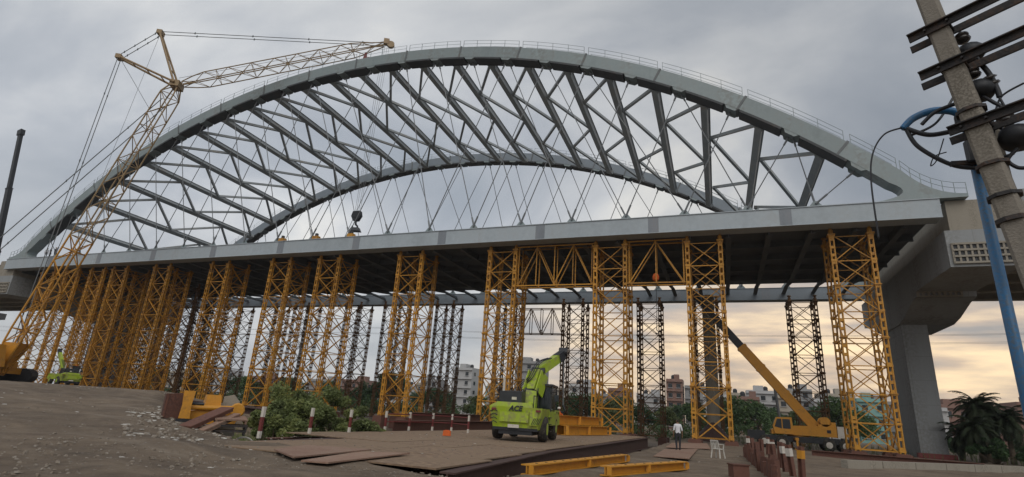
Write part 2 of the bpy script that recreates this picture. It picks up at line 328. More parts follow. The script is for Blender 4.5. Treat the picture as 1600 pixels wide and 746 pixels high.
# ------------------------------------------------------------------ arch bridge
BR = thing('arch_bridge', 'pale grey steel network arch bridge with two braced arches above the deck', 'bridge')
DT = 20.72                                           # deck girder top
WY = 27.5                                            # inner face to inner face of the two arches
def zb(x):                                           # underside of the arch ribs
    u = (x / 50.0) ** 2; return 45.4 - 12.9 * u - 2.3 * u * u
def slope(x): return (zb(x + 0.05) - zb(x - 0.05)) / 0.1
def nrm(x):
    s = slope(x); n = Vector((-s, 0, 1)); return n.normalized()
DEP = 1.46; RW = 1.5; FZ = -0.72                   # the far arch stands lower: the deck falls across its width
XE = 59.6
cuts = [-XE] + [8.0 * k for k in range(-7, 8)] + [XE]
for side, y0, y1 in (('n', -RW, 0.0), ('f', WY, WY + RW)):
    fz = 0.0 if side == 'n' else FZ
    for a, b in zip(cuts[:-1], cuts[1:]):
        m = MB(); n = 6; o = 0
        for i in range(n + 1):
            x = a + (b - a) * i / n; p = Vector((x, 0, zb(x) + fz)); q = p + nrm(x) * DEP
            m.v += [(p.x, y0, p.z), (p.x, y1, p.z), (q.x, y1, q.z), (q.x, y0, q.z)]
        for i in range(n):
            k = i * 4
            for u, w in ((0, 1), (1, 2), (2, 3), (3, 0)): m.f.append((k + u, k + w, k + 4 + w, k + 4 + u)); m.mi.append(0)
        m.f += [(0, 1, 2, 3), (n * 4 + 3, n * 4 + 2, n * 4 + 1, n * 4)]; m.mi += [0, 0]
        seg = m.build('rib_segment', STEEL if side == 'n' else FARG, BR)  # far rib takes the darker colour for its shaded inner face
        # walkway railing on top of the rib
        h = MB(); k = max(2, int((b - a) / 2.0))
        for yy in (y0 + 0.12, y1 - 0.12):
            pts = []
            for i in range(k + 1):
                x = a + 0.25 + (b - a - 0.5) * i / k; p = Vector((x, yy, zb(x) + fz)) + nrm(x) * DEP; q = p + Vector((0, 0, 1.05)); h.bar(p, q, 0.045); pts.append(p)
            for zz in (0.55, 1.03): h.tube([p + Vector((0, 0, zz)) for p in pts], 0.022, 4)
        h.build('railing', STEEL, seg)
    for x in cuts[1:-1]:                              # bolted field splices: dark collar around the box
        p = Vector((x, 0, zb(x) + fz)) - nrm(x) * 0.07; q = p + nrm(x) * (DEP + 0.16)
        t = Vector((1, 0, slope(x))).normalized() * 0.11
        P = []
        for e in (-1, 1):
            for pt, yy in ((p, y0 - 0.05), (p, y1 + 0.05), (q, y1 + 0.05), (q, y0 - 0.05)): P.append((pt.x + t.x * e, yy, pt.z + t.z * e))
        MB().quadbox(P).build('splice_collar', STEELD, BR)
# struts and the zig-zag bracing between the ribs
SX = [-55 + 5 * i for i in range(23)]
sm = MB()
sm.bar((0, 0, 0), (0, WY, FZ), 0.50, 0.60)
sm.bar((0, 0, 0.325), (0, WY, 0.325 + FZ), 0.72, 0.05); sm.bar((0, 0, -0.325), (0, WY, -0.325 + FZ), 0.72, 0.05)
strut_me = sm.mesh('strut', STRUT)
pend = MB().prism([(-0.55, 0.0), (0.55, 0.0), (0.37, 0.55), (-0.37, 0.55)], 'z', -0.28, 0.28).mesh('end_gusset', STRUT)
def strut_z(x): return zb(x) + 0.02
for x in SX:
    s_ = link('strut', strut_me, BR, (x, 0.01, strut_z(x)), (0, -math.atan(slope(x)), 0))
    for yy in (0.0, WY - 0.02):
        g_ = link('end_gusset', pend, s_, (0, yy, 0.0 if yy == 0 else FZ), (0, 0, 0 if yy == 0 else math.pi))
fr = [0.0, 0.25, 0.5, 0.75, 1.0]
for i in range(22):
    xa, xb_ = SX[i], SX[i + 1]
    outer, inner = (xa, xb_) if (xa + xb_) / 2 < 0 else (xb_, xa)
    pts = []
    for k, f in enumerate(fr):
        x = outer if k % 2 == 0 else inner
        off = 0.36 * (1 if inner > outer else -1) * (1 if k % 2 == 0 else -1)
        y = WY * f; y = min(max(y, 0.25), WY - 0.25)
        pts.append(Vector((x + off, y, strut_z(x) + off * slope(x) + FZ * y / WY)))
    for a, b in zip(pts[:-1], pts[1:]): MB().bar(a, b, 0.32, 0.34).build('brace', STRUT, BR)
# hangers, gussets on the ribs, anchor lugs on the tie girders
NOT = [2.5 + 5 * i for i in range(12)]
ANC = [2.8 + 5.68 * k for k in range(10)]
ANC_S = sorted([-a for a in ANC] + ANC)
pairs = []
for sg in (1, -1):
    for i in range(12):
        k = i - 2; pairs.append((sg * NOT[i], sg * (ANC[k] if k >= 0 else -ANC[-k - 1])))
    pairs.append((sg * NOT[10], sg * ANC[9])); pairs.append((sg * NOT[8], sg * ANC[8]))
    for i in range(1, 7): pairs.append((sg * NOT[i], sg * ANC[i + 1]))
gus = MB().prism([(-0.75, 0.02), (0.75, 0.02), (0.45, -0.30), (-0.45, -0.30)], 'y', -0.03, 0.03).mesh('hanger_gusset', STEEL)
lug = MB().prism([(-0.75, 0.0), (0.75, 0.0), (0.16, 0.75), (-0.16, 0.75)], 'y', -0.06, 0.06).mesh('hanger_lug', STEEL)
DTF = 20.0
for y, dt, fz in ((-RW / 2, DT, 0.0), (WY + RW / 2, DTF, FZ)):
    for a, b in pairs:
        yy = y + (0.14 if b > a else -0.14)
        A = Vector((a + (0.2 if b > a else -0.2), yy, zb(a) + fz - 0.25)); B = Vector((b, yy, dt + 0.45))
        hm = MB(); hm.tube([A, B], 0.055, 6); d = (A - B).normalized(); hm.tube([B, B + d * 1.3], 0.10, 6); hm.tube([A - d * 0.9, A], 0.10, 6)
        hm.build('hanger', CABLE, BR)
    for sg in (1, -1):
        for nx in NOT:
            for off in (-0.42, 0.42): link('hanger_gusset', gus, BR, (sg * nx, y + off * 1.66, zb(nx) + fz - 0.01), (0, -math.atan(slope(sg * nx)), 0))
        for ax in ANC: link('hanger_lug', lug, BR, (sg * ax, y, dt - 0.01))
# bottom cover plates between the hanger points, underside shade in their dark colour
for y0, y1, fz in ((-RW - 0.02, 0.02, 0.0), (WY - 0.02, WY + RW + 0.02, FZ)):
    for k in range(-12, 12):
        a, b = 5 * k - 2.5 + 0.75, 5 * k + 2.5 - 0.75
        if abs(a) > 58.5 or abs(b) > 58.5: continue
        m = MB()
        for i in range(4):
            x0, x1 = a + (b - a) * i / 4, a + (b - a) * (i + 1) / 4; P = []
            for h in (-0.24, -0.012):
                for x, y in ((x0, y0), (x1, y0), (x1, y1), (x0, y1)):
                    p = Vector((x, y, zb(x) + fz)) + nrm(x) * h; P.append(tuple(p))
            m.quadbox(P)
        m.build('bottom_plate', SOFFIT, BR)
# tie girders in welded lengths with primer-grey splice bands
def girder(y0, y1, zt, zlo, M_):
    xs = [-65.2 + 11.65 * k for k in range(12)]; xs[-1] = 62.9
    for a, b in zip(xs[:-1], xs[1:]):
        g = MB().box(((a + b) / 2, (y0 + y1) / 2, (zt + zlo) / 2), (b - a - 0.012, y1 - y0, zt - zlo)).build('tie_girder', M_, BR)
        f = MB()
        for zz in (zt - 0.02, zlo + 0.02): f.box(((a + b) / 2, (y0 + y1) / 2, zz), (b - a - 0.012, y1 - y0 + 0.16, 0.07))
        f.build('flange', M_, g)
    for x in xs[1:-1]:
        MB().box((x, (y0 + y1) / 2, (zt + zlo) / 2), (1.0, y1 - y0 + 0.04, zt - zlo - 0.18)).build('splice_plate', SPLICE, BR)
girder(-RW, 0.0, DT, 19.02, GIRD)
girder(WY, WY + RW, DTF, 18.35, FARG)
for sg in (1, -1):                                    # curved knuckles where the ribs meet the girders
    n = nrm(XE); p = Vector((XE, 0, zb(XE))); q = p + n * DEP
    prof = [(p.x - 0.6, p.z + 0.62), (p.x, p.z)]
    prof = [(p.x, p.z)]
    c0 = Vector((p.x, p.z)); c1 = Vector((61.9, 21.2)); c2 = Vector((58.2, DT - 0.02))
    for i in range(1, 9):
        t = i / 8; b = c0 * (1 - t) ** 2 + c1 * 2 * t * (1 - t) + c2 * t * t; prof.append((b.x, b.y))
    prof += [(64.9, DT - 0.02), (64.9, DT + 0.28)]
    e0 = Vector((64.9, DT + 0.28)); e1 = Vector((62.4, DT + 0.32)); e2 = Vector((q.x, q.z))
    for i in range(1, 9):
        t = i / 8; b = e0 * (1 - t) ** 2 + e1 * 2 * t * (1 - t) + e2 * t * t; prof.append((b.x, b.y))
    prof = [(sg * a, b) for a, b in prof]
    for y0, y1, fz in ((-RW + 0.003, -0.003, 0.0), (WY + 0.003, WY + RW - 0.003, FZ)):
        kn = MB().prism([(a, b + fz) for a, b in prof], 'y', y0, y1).build('arch_knuckle', STEEL, BR)
        h = MB(); pts = [Vector((sg * b.x, y0 + 0.12, b.y + fz)) for b in [e0 * (1 - t) ** 2 + e1 * 2 * t * (1 - t) + e2 * t * t for t in [i / 6 for i in range(7)]]]
        for q_ in pts: h.bar(q_, q_ + Vector((0, 0, 1.0)), 0.045)
        for zz in (0.5, 1.0): h.tube([q_ + Vector((0, 0, zz)) for q_ in pts], 0.022, 4)
        h.build('railing', STEEL, kn)
# floor system
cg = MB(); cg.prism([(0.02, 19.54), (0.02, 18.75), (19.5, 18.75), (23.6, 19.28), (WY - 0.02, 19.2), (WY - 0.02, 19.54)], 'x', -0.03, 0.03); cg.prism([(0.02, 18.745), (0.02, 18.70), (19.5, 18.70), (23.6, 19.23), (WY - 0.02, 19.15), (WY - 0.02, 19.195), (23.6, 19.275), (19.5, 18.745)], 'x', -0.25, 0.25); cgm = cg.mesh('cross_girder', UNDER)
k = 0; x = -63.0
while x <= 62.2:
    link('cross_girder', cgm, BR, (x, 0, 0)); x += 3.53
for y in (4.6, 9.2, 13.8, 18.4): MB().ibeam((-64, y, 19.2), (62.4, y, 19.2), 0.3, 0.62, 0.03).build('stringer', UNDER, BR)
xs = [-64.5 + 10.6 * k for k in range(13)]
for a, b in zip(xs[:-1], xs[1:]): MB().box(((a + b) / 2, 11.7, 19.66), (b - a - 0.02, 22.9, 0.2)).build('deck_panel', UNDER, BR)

for px in (443, 495, 549):
    s_ = atY(px, 368, -0.75); T = thing('anchor_jack', 'yellow stressing jack box fixed over a hanger lug on the deck edge', 'jack', (s_.x, -0.75, DT + 0.02), 0, 'yellow jacks on the deck edge')
    MB().box((0, 0, 0.3), (0.9, 0.7, 0.6), taper=0.85).build('housing', YEL, T); MB().lathe((0.0, 0, 0.6), [(0.22, 0), (0.22, 0.35), (0.1, 0.4)], 10).build('piston', DARK, T)
# ------------------------------------------------------------------ piers and approach spans
def pier(sg, label):
    P = thing('bridge_pier', label, 'bridge pier', (sg * 64.3, 18.5, -0.3), 0)
    def T(prof_x): return sg * prof_x - sg * 64.3
    sh = MB()
    sh.quadbox([(T(63.1), -3.5, 0), (T(65.4), -3.5, 0), (T(65.4), 3.5, 0), (T(63.1), 3.5, 0), (T(63.1), -3.5, 13.3), (T(65.4), -3.5, 13.3), (T(65.4), 3.5, 13.3), (T(63.1), 3.5, 13.3)]).build('shaft', CONC, P)
    prof = [(-19.5, 15.2), (-10.2, 15.25), (-10.1, 14.75), (-8.6, 14.5), (-5.5, 13.55), (-3.6, 13.2), (3.6, 13.2), (5.0, 13.55), (7, 14.6), (11.5, 15.2), (11.5, 18.3), (-19.5, 18.3)]
    capo = MB().prism(prof, 'x', T(62.95), T(67.7)).build('cap', CONC, P)
    # recessed block-outs in the end face: a grid of ribs standing proud of it
    r = MB(); xa, xb = T(63.25), T(67.45)
    for z in (15.52, 16.05, 16.58, 17.1): r.box(((xa + xb) / 2, -19.60, z), (abs(xb - xa), 0.2, 0.16))
    for i in range(11): r.box((xa + (xb - xa) * i / 10, -19.58, 16.3), (0.14, 0.16, 1.7))
    r.build('anchor_grid', CONCB, capo)
    MB().box(((xa + xb) / 2, -19.53, 16.3), (abs(xb - xa) - 0.1, 0.05, 1.62)).build('recess_shade', DARK, capo)  # dark sheet gives the shade inside the block-outs
    r = MB(); r.box(((T(63.0) + T(66.6)) / 2, -10.28, 15.18), (3.6, 0.2, 0.1)); r.box(((T(63.0) + T(66.6)) / 2, -10.28, 14.78), (3.6, 0.2, 0.1))
    for i in range(9): r.box((T(63.1) + sg * 3.4 * i / 8, -10.26, 15.0), (0.2, 0.16, 0.3))
    r.build('ledge', CONCB, capo)
    MB().box((T(65.6), -19.4 + 15.5, 19.62), (4.4, 31.0, 2.6)).build('end_diaphragm', CONCB, P)
    MB().box((T(64.7), -18.0, 18.42), (0.9, 1.2, 0.2)).build('bearing', DARK, P)
    return P
pier(1, 'grey concrete pier with haunched cap beside the palm and blue pole')
pier(-1, 'grey concrete pier with haunched cap behind the crawler crane')
def approach(sg, label):
    A = thing('approach_viaduct', label, 'viaduct', (sg * 68.2, 13.75, 0))
    ln = 62.0
    for i in range(7):
        y = -13.6 + i * 4.53; MB().ibeam((0, y, 18.75), (sg * ln, y, 18.75), 0.9, 1.7, 0.18).build('girder', CONCB, A)
    MB().box((sg * ln / 2, 0, 19.85), (ln, 30.6, 0.4)).build('deck_slab', CONCB, A)
    for s in (-1, 1): MB().box((sg * ln / 2, s * 15.1, 20.55), (ln, 0.35, 1.0)).build('parapet', CONC, A)
    return A
approach(1, 'beige concrete approach span running off behind the utility pole')
approach(-1, 'beige concrete approach span running off behind the yellow crawler crane')
Q = thing('bridge_pier', 'plain grey column pier under the far approach span beyond the palm', 'bridge pier', (124, 14, -0.5))
MB().box((0, 0, 7.5), (2.3, 6.5, 15)).build('shaft', CONC, Q); MB().prism([(-15, 17.9), (15, 17.9), (15, 16.4), (4, 14.9), (-4, 14.9), (-15, 16.4)], 'x', -1.6, 1.6).build('cap', CONC, Q)
Q = thing('bridge_pier', 'plain grey column pier under the approach span behind the crawler crane', 'bridge pier', (-124, 14, -0.5))
MB().box((0, 0, 7.5), (2.3, 6.5, 15)).build('shaft', CONC, Q); MB().prism([(-15, 17.9), (15, 17.9), (15, 16.4), (4, 14.9), (-4, 14.9), (-15, 16.4)], 'x', -1.6, 1.6).build('cap', CONC, Q)

# ------------------------------------------------------------------ shoring towers
TW, TD, TH, NB = 3.0, 3.3, 18.0, 8
def tower_meshes(M_):
    leg = MB(); q = 0.155
    for i in (-1, 1):
        for j in (-1, 1): leg.bar((i * q, j * q, 0), (i * q, j * q, TH), 0.085)
    z = 0.35
    while z < TH:
        for i in (-1, 1): leg.box((i * q, 0, z), (0.03, 0.31, 0.24)); leg.box((0, i * q, z), (0.31, 0.03, 0.24))
        z += 0.72
    for k in range(NB + 1):
        zz = min(max(k * TH / NB - 0.05, 0.2), TH - 0.15)
        for i in (-1, 1): leg.box((0, i * 0.205, zz), (0.46, 0.018, 0.2)); leg.box((i * 0.205, 0, zz), (0.018, 0.46, 0.2))
    d = {'leg': leg.mesh('leg', M_)}
    hb = TH / NB
    fl = MB().box((0, 0, 0), (0.56, 0.56, 0.07)).mesh('flange', M_); d['flange'] = fl
    jk = MB(); jk.box((0, 0, 0.08), (0.62, 0.62, 0.12)); jk.lathe((0, 0, 0.14), [(0.20, 0), (0.20, 0.36), (0.13, 0.36), (0.13, 0.58), (0.24, 0.58), (0.24, 0.70)], 10); d['jack'] = jk.mesh('jack', M_)
    pad = MB(); pad.box((0, 0, -0.03), (0.9, 0.9, 0.06)); pad.box((0, 0, -0.7), (1.1, 1.1, 1.28)); d['pad'] = pad.mesh('footing', RUST)
    x, y, h = TW / 2 - 0.16, TD / 2 - 0.16, hb / 2
    d['hx'] = MB().bar((-x, 0, 0), (x, 0, 0), 0.075).mesh('brace', M_); d['hy'] = MB().bar((0, -y, 0), (0, y, 0), 0.075).mesh('brace', M_)
    d['dx+'] = MB().bar((-x, 0, -h), (x, 0, h), 0.075).mesh('brace', M_); d['dx-'] = MB().bar((-x, 0, h), (x, 0, -h), 0.075).mesh('brace', M_)
    d['dy+'] = MB().bar((0, -y, -h), (0, y, h), 0.075).mesh('brace', M_); d['dy-'] = MB().bar((0, -y, h), (0, y, -h), 0.075).mesh('brace', M_)
    return d
TMY, TMR = tower_meshes(YEL), tower_meshes(RUSTY)
def tower(cx, cy, z0, me, label, group, rz=0.0, jack=True):
    T = thing('shoring_tower', label, 'shoring tower', (cx, cy, z0), rz, group)
    hb = TH / NB; X, Y_ = TW / 2, TD / 2
    for i in (-1, 1):
        for j in (-1, 1):
            lg = link('leg', me['leg'], T, (i * X, j * Y_, 0))
            link('footing', me['pad'], T, (i * X, j * Y_, 0))
            for k in range(1, 5): link('flange', me['flange'], lg, (0, 0, k * TH / 4 - 0.02))
            link('jack', me['jack'], T, (i * X, j * Y_, TH))
    for k in range(NB + 1):
        z = 0.12 if k == 0 else k * hb - 0.1
        for s in (-1, 1): link('brace', me['hx'], T, (0, s * Y_, z)); link('brace', me['hy'], T, (s * X, 0, z))
    for k in range(NB):
        z = (k + 0.5) * hb
        for s in (-1, 1):
            link('brace', me['dx+'], T, (0, s * (Y_ - 0.04), z)); link('brace', me['dx-'], T, (0, s * (Y_ + 0.04), z))
            link('brace', me['dy+'], T, (s * (X - 0.04), 0, z)); link('brace', me['dy-'], T, (s * (X + 0.04), 0, z))
    return T
G1 = 'yellow shoring towers under the deck edge girder'
G2 = 'brown shoring towers under the opposite deck edge'
shared_f = 'yellow lattice shoring tower standing among others along the deck edge over the dirt mound'
front = [(56.45, 'yellow lattice shoring tower standing beside the grey concrete pier'),
         (44.15, 'yellow lattice shoring tower with a black crane boom tip behind it'),
         (35.15, 'yellow lattice shoring tower with horizontal trusses bolted to both its sides'),
         (23.35, 'yellow lattice shoring tower behind the lime green pick-and-carry crane'),
         (11.7, 'yellow lattice shoring tower behind the red and white guard posts'),
         (0.0, 'yellow lattice shoring tower rising behind the green bush'),
         (-7.7, 'yellow lattice shoring tower behind the grey concrete block and rusty plates'),
         (-18.4, shared_f), (-29.6, shared_f), (-38.6, shared_f), (-43.6, shared_f), (-49.6, shared_f), (-55.6, shared_f)]
ORD = ['first', 'second', 'third', 'fourth', 'fifth', 'sixth', 'seventh', 'eighth', 'ninth', 'tenth', 'eleventh', 'twelfth', 'thirteenth']
front = [(x, lb if lb != shared_f else 'yellow lattice shoring tower, %s along the deck edge counting from the pier by the palms' % ORD[i]) for i, (x, lb) in enumerate(front)]
for x, lb in front: tower(x, 1.65, 0.33 if x > 30 else 0.38, TMY, lb, G1)
shared_b = 'rusty brown lattice shoring tower under the far tie girder'
back = [(55.4, 'rusty brown lattice shoring tower behind the yellow mobile crane'), (43.4, shared_b), (35.8, 'rusty brown lattice shoring tower behind the hanging chain hook'), (24.7, 'rusty brown lattice shoring tower carrying one end of a dark truss'),
        (14.0, shared_b), (3.1, shared_b), (-7.0, shared_b), (-15.0, shared_b), (-26.5, shared_b), (-34, shared_b), (-43, shared_b), (-52, shared_b)]
back = [(x, lb if lb != shared_b else 'rusty brown lattice tower under the far girder, %s counting from the pier by the palms' % ORD[i]) for i, (x, lb) in enumerate(back)]
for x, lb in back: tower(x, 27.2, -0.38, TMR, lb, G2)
for i, (x, y) in enumerate(((-36.5, 9.0), (-43.0, 9.5), (-49.5, 9.0), (-56.0, 9.5), (-40.0, 18.0), (-48.0, 18.0), (-56.0, 18.0))):
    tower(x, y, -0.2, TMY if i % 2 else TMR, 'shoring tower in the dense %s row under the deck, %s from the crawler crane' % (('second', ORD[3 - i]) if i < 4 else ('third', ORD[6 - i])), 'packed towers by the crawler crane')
def truss(a, b, zt, zl, y, panels, M_, label):
    T = thing('bracing_truss', label, 'truss', ((a + b) / 2, y, zl)); h = zt - zl; w = (b - a) / 2; th = 0.11
    for yy in (-0.55, 0.55):
        MB().bar((-w, yy, h), (w, yy, h), th).build('chord', M_, T); MB().bar((-w, yy, 0), (w, yy, 0), th).build('chord', M_, T)
        for i in range(panels + 1):
            x = -w + 0.3 + (2 * w - 0.6) * i / panels; MB().bar((x, yy, 0.05), (x, yy, h - 0.05), 0.09).build('post', M_, T)
        for i in range(panels):
            x0 = -w + 0.3 + (2 * w - 0.6) * i / panels; x1 = -w + 0.3 + (2 * w - 0.6) * (i + 1) / panels
            za, zb_ = (0.05, h - 0.05) if i % 2 == 0 else (h - 0.05, 0.05)
            MB().bar((x0, yy + 0.06, za), (x1, yy + 0.06, zb_), 0.10).build('diagonal', M_, T)
    for i in range(panels + 1):
        x = -w + 0.3 + (2 * w - 0.6) * i / panels
        for z in (0.0, h): MB().bar((x, -0.5, z), (x, 0.5, z), 0.07).build('cross_tie', M_, T)
    return T
truss(24.95, 33.55, 18.75, 14.45, 0.6, 4, YEL, 'yellow horizontal truss of four panels between two shoring towers')
truss(36.75, 42.55, 18.75, 14.45, 0.6, 2, YEL, 'short yellow horizontal truss of two panels with a hook hanging from it')
truss(15.6, 23.1, 17.2, 13.3, 27.0, 4, RUSTY, 'dark horizontal truss between two brown towers under the far girder')
T = thing('concrete_column', 'round grey concrete column rising behind the tower with the boom tip', 'column', (43.9, 20.0, -0.3))
MB().lathe((0, 0, 0), [(0.75, 0), (0.75, 17.6), (0.7, 17.7)], 24).build('shaft', CONCB, T, smooth=False)
T = thing('spoil_heap', 'cone of dark spoil at the foot of the round column', 'heap', (43.8, 17.6, -0.3)); MB().lathe((0, 0, 0), [(2.5, 0), (2.0, 0.5), (1.2, 1.3), (0.5, 2.0), (0.1, 2.2)], 14).build('spoil', RUSTD, T, smooth=True)
# chain hook under the short truss
H = thing('chain_hook', 'chain hoist with hook hanging from the short yellow truss', 'hook', (39.55, 0.6, 9.6))
MB().tube([(0, 0, 9.1), (0, 0, 5.9)], 0.03, 6).build('upper_rope', DARK, H)
MB().lathe((0, 0, 5.1), [(0.10, 0), (0.28, 0.15), (0.34, 0.45), (0.22, 0.75), (0.08, 0.82)], 12).build('hoist_block', ORANGE, H)
MB().tube([(0, 0, 5.1), (0.05, 0, 2.5), (0, 0, 0.5)], 0.035, 6).build('chain', DARK, H)
MB().tube([(0.0, 0, 0.5), (0.0, 0, 0.3), (0.14, 0, 0.18), (0.14, 0, 0.02), (0, 0, -0.06), (-0.12, 0, 0.04)], 0.045, 6).build('hook', DARK, H)

# ------------------------------------------------------------------ lattice crawler crane
def lattice(parent, A, B, w, d, step, side, M_, name, r=0.06, taper=None):
    """four-chord lattice from A to B; side = horizontal unit vector across"""
    A = Vector(A); B = Vector(B); ax = (B - A); ln = ax.length; ax.normalize(); side = Vector(side).normalized(); up = side.cross(ax).normalized()
    n = max(4, int(ln / step)); taper = taper or (lambda t: 1.0)
    def P(i, a, b):
        t = i / n; k = taper(t); return A + ax * (ln * t) + side * (a * w / 2 * k) + up * (b * d / 2 * k)
    for a, b in ((-1, -1), (1, -1), (1, 1), (-1, 1)):
        MB().tube([P(i, a, b) for i in range(n + 1)], r, 6).build('chord', M_, parent)
    for fi, (c0, c1) in enumerate((((-1, -1), (1, -1)), ((1, -1), (1, 1)), ((1, 1), (-1, 1)), ((-1, 1), (-1, -1)))):
        for i in range(n):
            p, q = (c0, c1) if (i + fi) % 2 == 0 else (c1, c0)
            MB().tube([P(i, *p), P(i + 1, *q)], r * 0.55, 5).build('lacing', M_, parent)
            if i % 3 == 0: MB().tube([P(i, *c0), P(i, *c1)], r * 0.55, 5).build('lacing', M_, parent)
F = Vector((-32.16, -14.0, 2.15)); TH30 = R(30); pd = Vector((math.cos(TH30), math.sin(TH30), 0)); pn = Vector((-pd.y, pd.x, 0))
def onplane(px, py):
    d = ray(px, py); return CAM + d * (pn.dot(F - CAM) / pn.dot(d))
Bt = onplane(276, 134); Jt = onplane(600, 70); M1 = onplane(187, 90); M2 = onplane(251, 52)
CC = thing('crawler_crane', 'yellow lattice boom crawler crane with luffing jib reaching over the arch', 'crane', (F.x, F.y, gz(F.x, F.y)))
INV = -CC.location
def cw(v): return Vector(v) + INV
def tp(t): return 0.35 + 0.65 * min(1, t / 0.10, (1 - t) / 0.06 + 0.2)
def tpj(t): return 0.30 + 0.70 * min(1, t / 0.10 + 0.1, (1 - t) / 0.16)
boom = thing('boom', '', '', (0, 0, 0)); del boom['label']; del boom['category']; boom.parent = CC
Fm = F.lerp(Bt, 0.42)
lattice(boom, cw(F), cw(Fm), 1.9, 1.75, 1.7, pn, YEL, 'boom', 0.12, lambda t: 0.35 + 0.65 * min(1, t / 0.22))
lattice(boom, cw(Fm), cw(Bt), 1.9, 1.75, 1.7, pn, LATT, 'boom', 0.10, lambda t: 0.35 + 0.65 * min(1, (1 - t) / 0.10 + 0.2))  # upper boom: same yellow paint in its backlit tone
MB().quadbox([cw(F) + pn * s * 0.6 + pd * e * 0.25 for s, e in ((-1, -1), (1, -1), (1, 1), (-1, 1))] + [cw(F) + (Bt - F) * 0.09 + pn * s * 0.9 + pd * e * 0.75 for s, e in ((-1, -1), (1, -1), (1, 1), (-1, 1))]).build('boom_foot', YELC, boom)
jib = thing('jib', '', '', (0, 0, 0)); del jib['label']; del jib['category']; jib.parent = CC
lattice(jib, cw(Bt + (Jt - Bt).normalized() * 0.8), cw(Jt), 1.6, 1.45, 1.5, pn, LATT, 'jib', 0.075, tpj)
MB().box(cw(Bt), (1.2, 1.7, 0.9), TH30).build('boom_head', LATT, CC)
for tgt, nm in ((M1, 'rear_strut'), (M2, 'front_strut')):
    s_ = MB()
    for k in (-1, 1): s_.tube([cw(Bt) + pn * k * 1.0, cw(tgt) + pn * k * 0.35], 0.15, 6)
    for t in (0.25, 0.5, 0.75, 0.97): s_.tube([cw(Bt.lerp(tgt, t)) + pn * (1.0 - 0.65 * t), cw(Bt.lerp(tgt, t)) - pn * (1.0 - 0.65 * t)], 0.08, 5)
    s_.box(cw(tgt), (0.7, 1.0, 0.6), TH30); s_.build(nm, LATT, CC)
gantry = F - pd * 7.5 + Vector((0, 0, 7.5)); tail = F - pd * 8.0 + Vector((0, 0, 1.2))
def pendant(a, b, off, r=0.05):
    p = MB()
    for k in (-1, 1): p.tube([cw(a) + pn * k * off, cw(b) + pn * k * off], r, 5)
    for t in (0.15, 0.4, 0.65, 0.9):
        for k in (-1, 1): p.box(cw(Vector(a).lerp(Vector(b), t)) + pn * k * off, (0.11, 0.11, 0.3))
    p.build('pendant_rope', CABLE, CC)
pendant(M1, M2, 0.4); pendant(M2, Jt, 0.35); pendant(M1, onplane(20, 545), 0.35); pendant(Bt - Vector((0.8, 0.4, 2.6)), onplane(-160, 520), 0.8, 0.06)
MB().tube([cw(M1), cw(F.lerp(Bt, 0.86))], 0.03, 4).build('hoist_rope', CABLE, CC); MB().tube([cw(M2), cw(F.lerp(Bt, 0.35))], 0.025, 4).build('hoist_rope', CABLE, CC)
MB().tube([cw(Bt + Vector((0, 0, 1.2))), cw(Jt + Vector((0, 0, 0.6)))], 0.03, 4).build('hoist_rope', CABLE, CC)
# jib head sheaves, limit weights
sh = MB(); sh.lathe(cw(Jt) + Vector((0.9, 0.5, 0.1)) - pn * 0.3, [(0.2, 0), (0.55, 0.0), (0.5, 0.25), (0.55, 0.5), (0.2, 0.5)], 14, pn); sh.box(cw(Jt) + Vector((0.3, 0.15, 0.5)), (0.8, 0.7, 0.9), TH30); sh.build('jib_sheave', LATT, CC)
sh = MB(); q_ = cw(Jt.lerp(Bt, 0.09)) - Vector((0, 0, 1.6)); sh.box(q_, (0.6, 0.5, 1.4), TH30, taper=0.5); sh.box(q_ + Vector((0.5, 0.2, -0.5)), (0.4, 0.4, 0.8), TH30); sh.build('limit_weight', REDP, CC)
# hook block on its falls
hz = 25.0; hb_ = Vector((Jt.x, Jt.y, hz)) + INV
rp = MB()
for a, b in ((-0.35, 0.1), (-0.12, -0.1), (0.12, 0.1), (0.35, -0.1)): rp.tube([cw(Jt) + pd * a * 1.3 + Vector((0.3, 0.2, 0)), hb_ + pd * a + pn * b + Vector((0, 0, 1.4))], 0.028, 4)
rp.build('hoist_falls', CABLE, CC)
hk = MB(); hk.prism([(-0.55, 1.5), (0.55, 1.5), (0.75, 0.8), (0.35, 0.1), (-0.35, 0.1), (-0.75, 0.8)], 'y', -0.28, 0.28)
hk.v = [tuple(Vector((v[0], v[1], v[2])) + hb_) for v in hk.v]
hk.lathe(hb_ + Vector((0, -0.36, 0.9)), [(0.42, 0), (0.42, 0.14)], 12, (0, 1, 0)); hk.lathe(hb_ + Vector((0, 0.22, 0.9)), [(0.42, 0), (0.42, 0.14)], 12, (0, 1, 0))
hk.tube([hb_ + Vector(v) for v in ((0, 0, 0.1), (0, 0, -0.4), (0.35, 0, -0.65), (0.38, 0, -1.0), (0.05, 0, -1.2), (-0.3, 0, -1.0))], [0.13, 0.13, 0.13, 0.12, 0.1, 0.06], 8)
hk.box(hb_ + Vector((0.1, 0, -1.15)), (1.5, 0.9, 0.5), 0.3, taper=0.7); hk.build('hook_block', DARK, CC)
